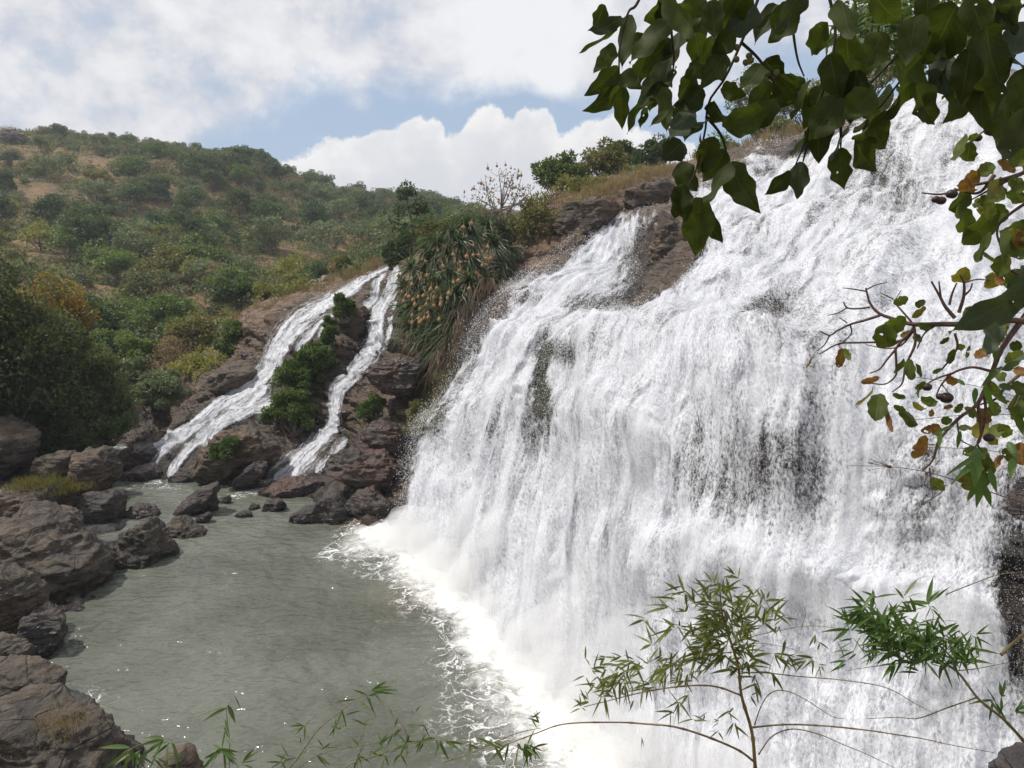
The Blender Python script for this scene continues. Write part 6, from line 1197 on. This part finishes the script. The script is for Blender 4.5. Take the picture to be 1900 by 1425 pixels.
# bottom left sprays
def qc(pts): return [(500 + x / 2.714, 950 + y / 2.714) for x, y in pts]
cul = [(qc([(-60, 1420), (100, 1290), (170, 1200), (250, 1090), (350, 1010), (450, 935), (520, 900)]), .004, .0015), (qc([(300, 1420), (380, 1289), (570, 1215), (690, 1170), (840, 1150), (960, 1155), (1090, 1170)]), .004, .0015), (qc([(20, 1420), (170, 1270), (300, 1205), (450, 1180), (560, 1160)]), .003, .0012), (qc([(175, 1150), (180, 1080), (235, 1025)]), .002, .001), (qc([(420, 1400), (450, 1240), (480, 1070)]), .002, .001), (qc([(690, 1170), (680, 1090), (630, 1040)]), .002, .001), (qc([(770, 1160), (775, 1080)]), .002, .001), (qc([(880, 1258), (1000, 1220), (1120, 1165), (1260, 1110), (1370, 1088)]), .0035, .002)]
fans = []
for (x, y, dx, dz, n_, s_) in [(520, 900, .95, .1, 3, 1.1), (515, 905, .7, -.5, 2, 1.1), (490, 920, .1, -.9, 2, 1.1), (500, 925, .4, -.7, 2, 1), (445, 940, -.2, -.9, 2, 1.1), (370, 1000, -.2, -.9, 2, .9), (380, 1025, .9, .05, 1, .9), (180, 1080, .7, .6, 2, .9), (175, 1085, -.8, -.3, 3, .9), (170, 1080, -.6, .3, 2, .6), (340, 1095, .8, .4, 3, .9), (340, 1090, -.4, -.6, 3, .6), (480, 1070, .8, .3, 3, .8), (160, 1140, -.3, -.7, 3, .8), (270, 1190, .3, .5, 5, .7), (450, 1180, -.3, .6, 4, .7), (560, 1160, .7, .5, 4, .9), (690, 1165, .2, .7, 7, .7), (690, 1170, -.5, -.2, 5, .8), (730, 1010, .1, 1, 2, .7), (640, 1040, -.7, .1, 3, .7), (700, 1075, .7, -.1, 3, .7), (775, 1075, .5, .2, 3, .6), (770, 1160, 0, -1, 7, .9), (830, 1150, .3, -.9, 4, .9), (860, 1155, .5, -.7, 3, 1), (890, 1160, .8, -.5, 3, 1.2), (1005, 1160, 0, -1, 2, .9), (1090, 1170, .2, -.9, 1, 1), (90, 1240, -.6, .3, 5, .8), (60, 1260, -.8, -.3, 5, .8), (150, 1230, .7, .2, 4, .8), (240, 1230, .6, -.3, 4, .8), (450, 1230, 0, -.9, 6, .8), (520, 1210, .2, -.8, 4, .8), (580, 1230, -.1, -1, 4, .8), (660, 1220, 0, -1, 3, .8), (1140, 1180, 0, -1, 2, 1.2), (1200, 1165, .05, -1, 2, 1.1), (1240, 1170, 0, -1, 3, 1.0), (1280, 1175, .1, -1, 3, 1.2), (1320, 1175, .7, -.6, 3, 1.2), (1290, 1170, .8, -.5, 3, 1.3), (1360, 1060, -.5, .5, 4, .8), (1320, 1040, .5, .6, 3, .6), (630, 1130, .6, .5, 4, .8)]:
    fans.append((*qc([(x, y)])[0], dx, dz, n_, s_))
bamboo('pale green bamboo sprays arching over the pool at the bottom edge', cul, fans, 4.3, L_bam3, 5, M_culmg, 0.115, 0.015)
def qd(pts): return [(x / 3.167, 1000 + y / 3.167) for x, y in pts]
cul = [(qd([(1340, 1500), (1350, 1240), (1340, 1100), (1332, 1000), (1360, 950)]), .0025, .001), (qd([(1100, 1600), (1200, 1420), (1290, 1240)]), .003, .001), (qd([(700, 1600), (730, 1400), (765, 1240), (960, 1175), (1020, 1190)]), .003, .001)]
fans = []
for (x, y, dx, dz, n_, s_) in [(1370, 940, .3, .8, 1, .6), (1335, 990, -.6, -.7, 3, 1.2), (1325, 1060, -.2, -.9, 1, .8), (1320, 1100, -.4, -.9, 2, .9), (1335, 1160, 0, -1, 1, .8), (1290, 1240, -.9, -.2, 3, 1.1), (1290, 1240, -.6, -.7, 3, 1.2), (1300, 1240, .9, -.1, 3, 1.1), (1310, 1245, .6, -.6, 5, 1.1), (1420, 1320, .9, .3, 4, 1), (765, 1240, -.9, .3, 2, 1.1), (765, 1240, -.9, -.3, 2, 1.3), (770, 1245, -.6, -.7, 3, 1.2), (780, 1245, .1, -1, 2, 1), (830, 1250, .1, -1, 2, 1), (960, 1175, -.95, 0, 2, 1.1), (960, 1180, -.6, -.6, 3, 1.2), (990, 1185, 0, -1, 3, 1.1), (1020, 1195, 0, -1, 2, 1.1), (920, 1290, 0, -1, 2, .9), (700, 1340, -.5, -.7, 3, 1)]:
    fans.append((*qd([(x, y)])[0], dx, dz, n_, s_))
bamboo('bright green bamboo tips at the bottom left beside the pointed brown rock', cul, fans, 3.9, L_bam3, 6, M_culmg, 0.12, 0.017)
# one dry stem with a burr of bristles, and long blades hanging at the right edge
o_ = P(1960, 940, 3.3); e = empty('dry_stem', o_, 'thin dry stem ending in a bristly burr before the big waterfall', 'dry stem'); b = MB()
b.add(*tube(spline(np.array([P(x, y, 3.3) for x, y in [(1960, 945), (1890, 930), (1800, 900), (1720, 876), (1650, 866), (1578, 864)]]), 30) - o_, np.linspace(.003, .001, 30), 5))
for k in range(9):
    a = rb.uniform(2.2, 3.5); b.add(*tube(np.array([P(1650, 866, 3.3), P(1650 + 40 * math.cos(a) * rb.uniform(.5, 1.1), 866 - 30 * math.sin(a), 3.3 + rb.normal() * .03)]) - o_, .0009, 4))
V, Fc = ICO[2]; b.add(V * 0.009 * np.array([1.3, 1, .8]) + P(1650, 866, 3.3) - o_, Fc); b.build('stem', M_twigb, e)
o_ = P(1900, 760, 3.2); e = empty('long_grass', o_, 'long green grass blades hanging among the oval leaves at the right edge', 'grass'); b = MB()
for (x, y, x2, y2, w_) in [(1830, 840, 1752, 866, 8), (1818, 850, 1765, 890, 9), (1815, 848, 1808, 900, 14), (1825, 880, 1812, 935, 14), (1825, 900, 1840, 935, 10), (1835, 870, 1850, 910, 10), (1782, 800, 1776, 830, 7), (1745, 800, 1742, 832, 7), (1810, 720, 1808, 748, 8), (1825, 710, 1845, 760, 9), (1860, 680, 1820, 712, 9), (1850, 640, 1845, 665, 9), (1812, 830, 1806, 880, 13), (1880, 850, 1875, 885, 12), (1870, 820, 1890, 850, 12), (1885, 770, 1900, 802, 10), (1810, 905, 1795, 925, 8), (1790, 715, 1775, 700, 6), (1770, 790, 1725, 800, 5), (1848, 730, 1870, 748, 9)]:
    A = P(x, y, 3.2 + rb.normal() * .06); B = P(x2, y2, 3.2 + rb.normal() * .06); L = np.linalg.norm(B - A); d_ = (B - A) / L; nm = norm(CAM - A); nm = norm(nm - d_ * (nm @ d_)); blade(b, A - o_, d_, L, w_ / F * 3.2 * 1.3, rb, nm)
for (x, y, x2, y2) in [(1700, 700, 1900, 740), (1690, 780, 1920, 770), (1720, 830, 1920, 850)]: b.add(*tube(spline(np.array([P(x, y, 3.2), P((x + x2) / 2, (y + y2) / 2 - 6, 3.2), P(x2, y2, 3.2)]), 10) - o_, .0012, 4))
b.build('blades', L_bam, e)

# ------------------------------------------------------------------ thin haze in the air of the valley
m, n, out = material('haze_air'); v = n.new('ShaderNodeVolumePrincipled'); v.inputs['Color'].default_value = (0.80, 0.88, 1.0, 1); v.inputs['Density'].default_value = HAZE; v.inputs['Anisotropy'].default_value = 0.0
n.l.new(v.outputs[0], out.inputs['Volume']); b = MB()
x_, y0_, y1_, z0_, z1_ = 1300, -1300, 1400, -4, 125
Vh = np.array([(sx * x_, yy, zz) for sx in (-1, 1) for yy in (y0_, y1_) for zz in (z0_, z1_)]); b.add(Vh, [(0, 1, 3, 2), (4, 6, 7, 5), (0, 4, 5, 1), (2, 3, 7, 6), (0, 2, 6, 4), (1, 5, 7, 3)], 0, False)
o = b.build('haze', m); tag(o, 'thin bluish haze over the valley', 'haze', kind='stuff')
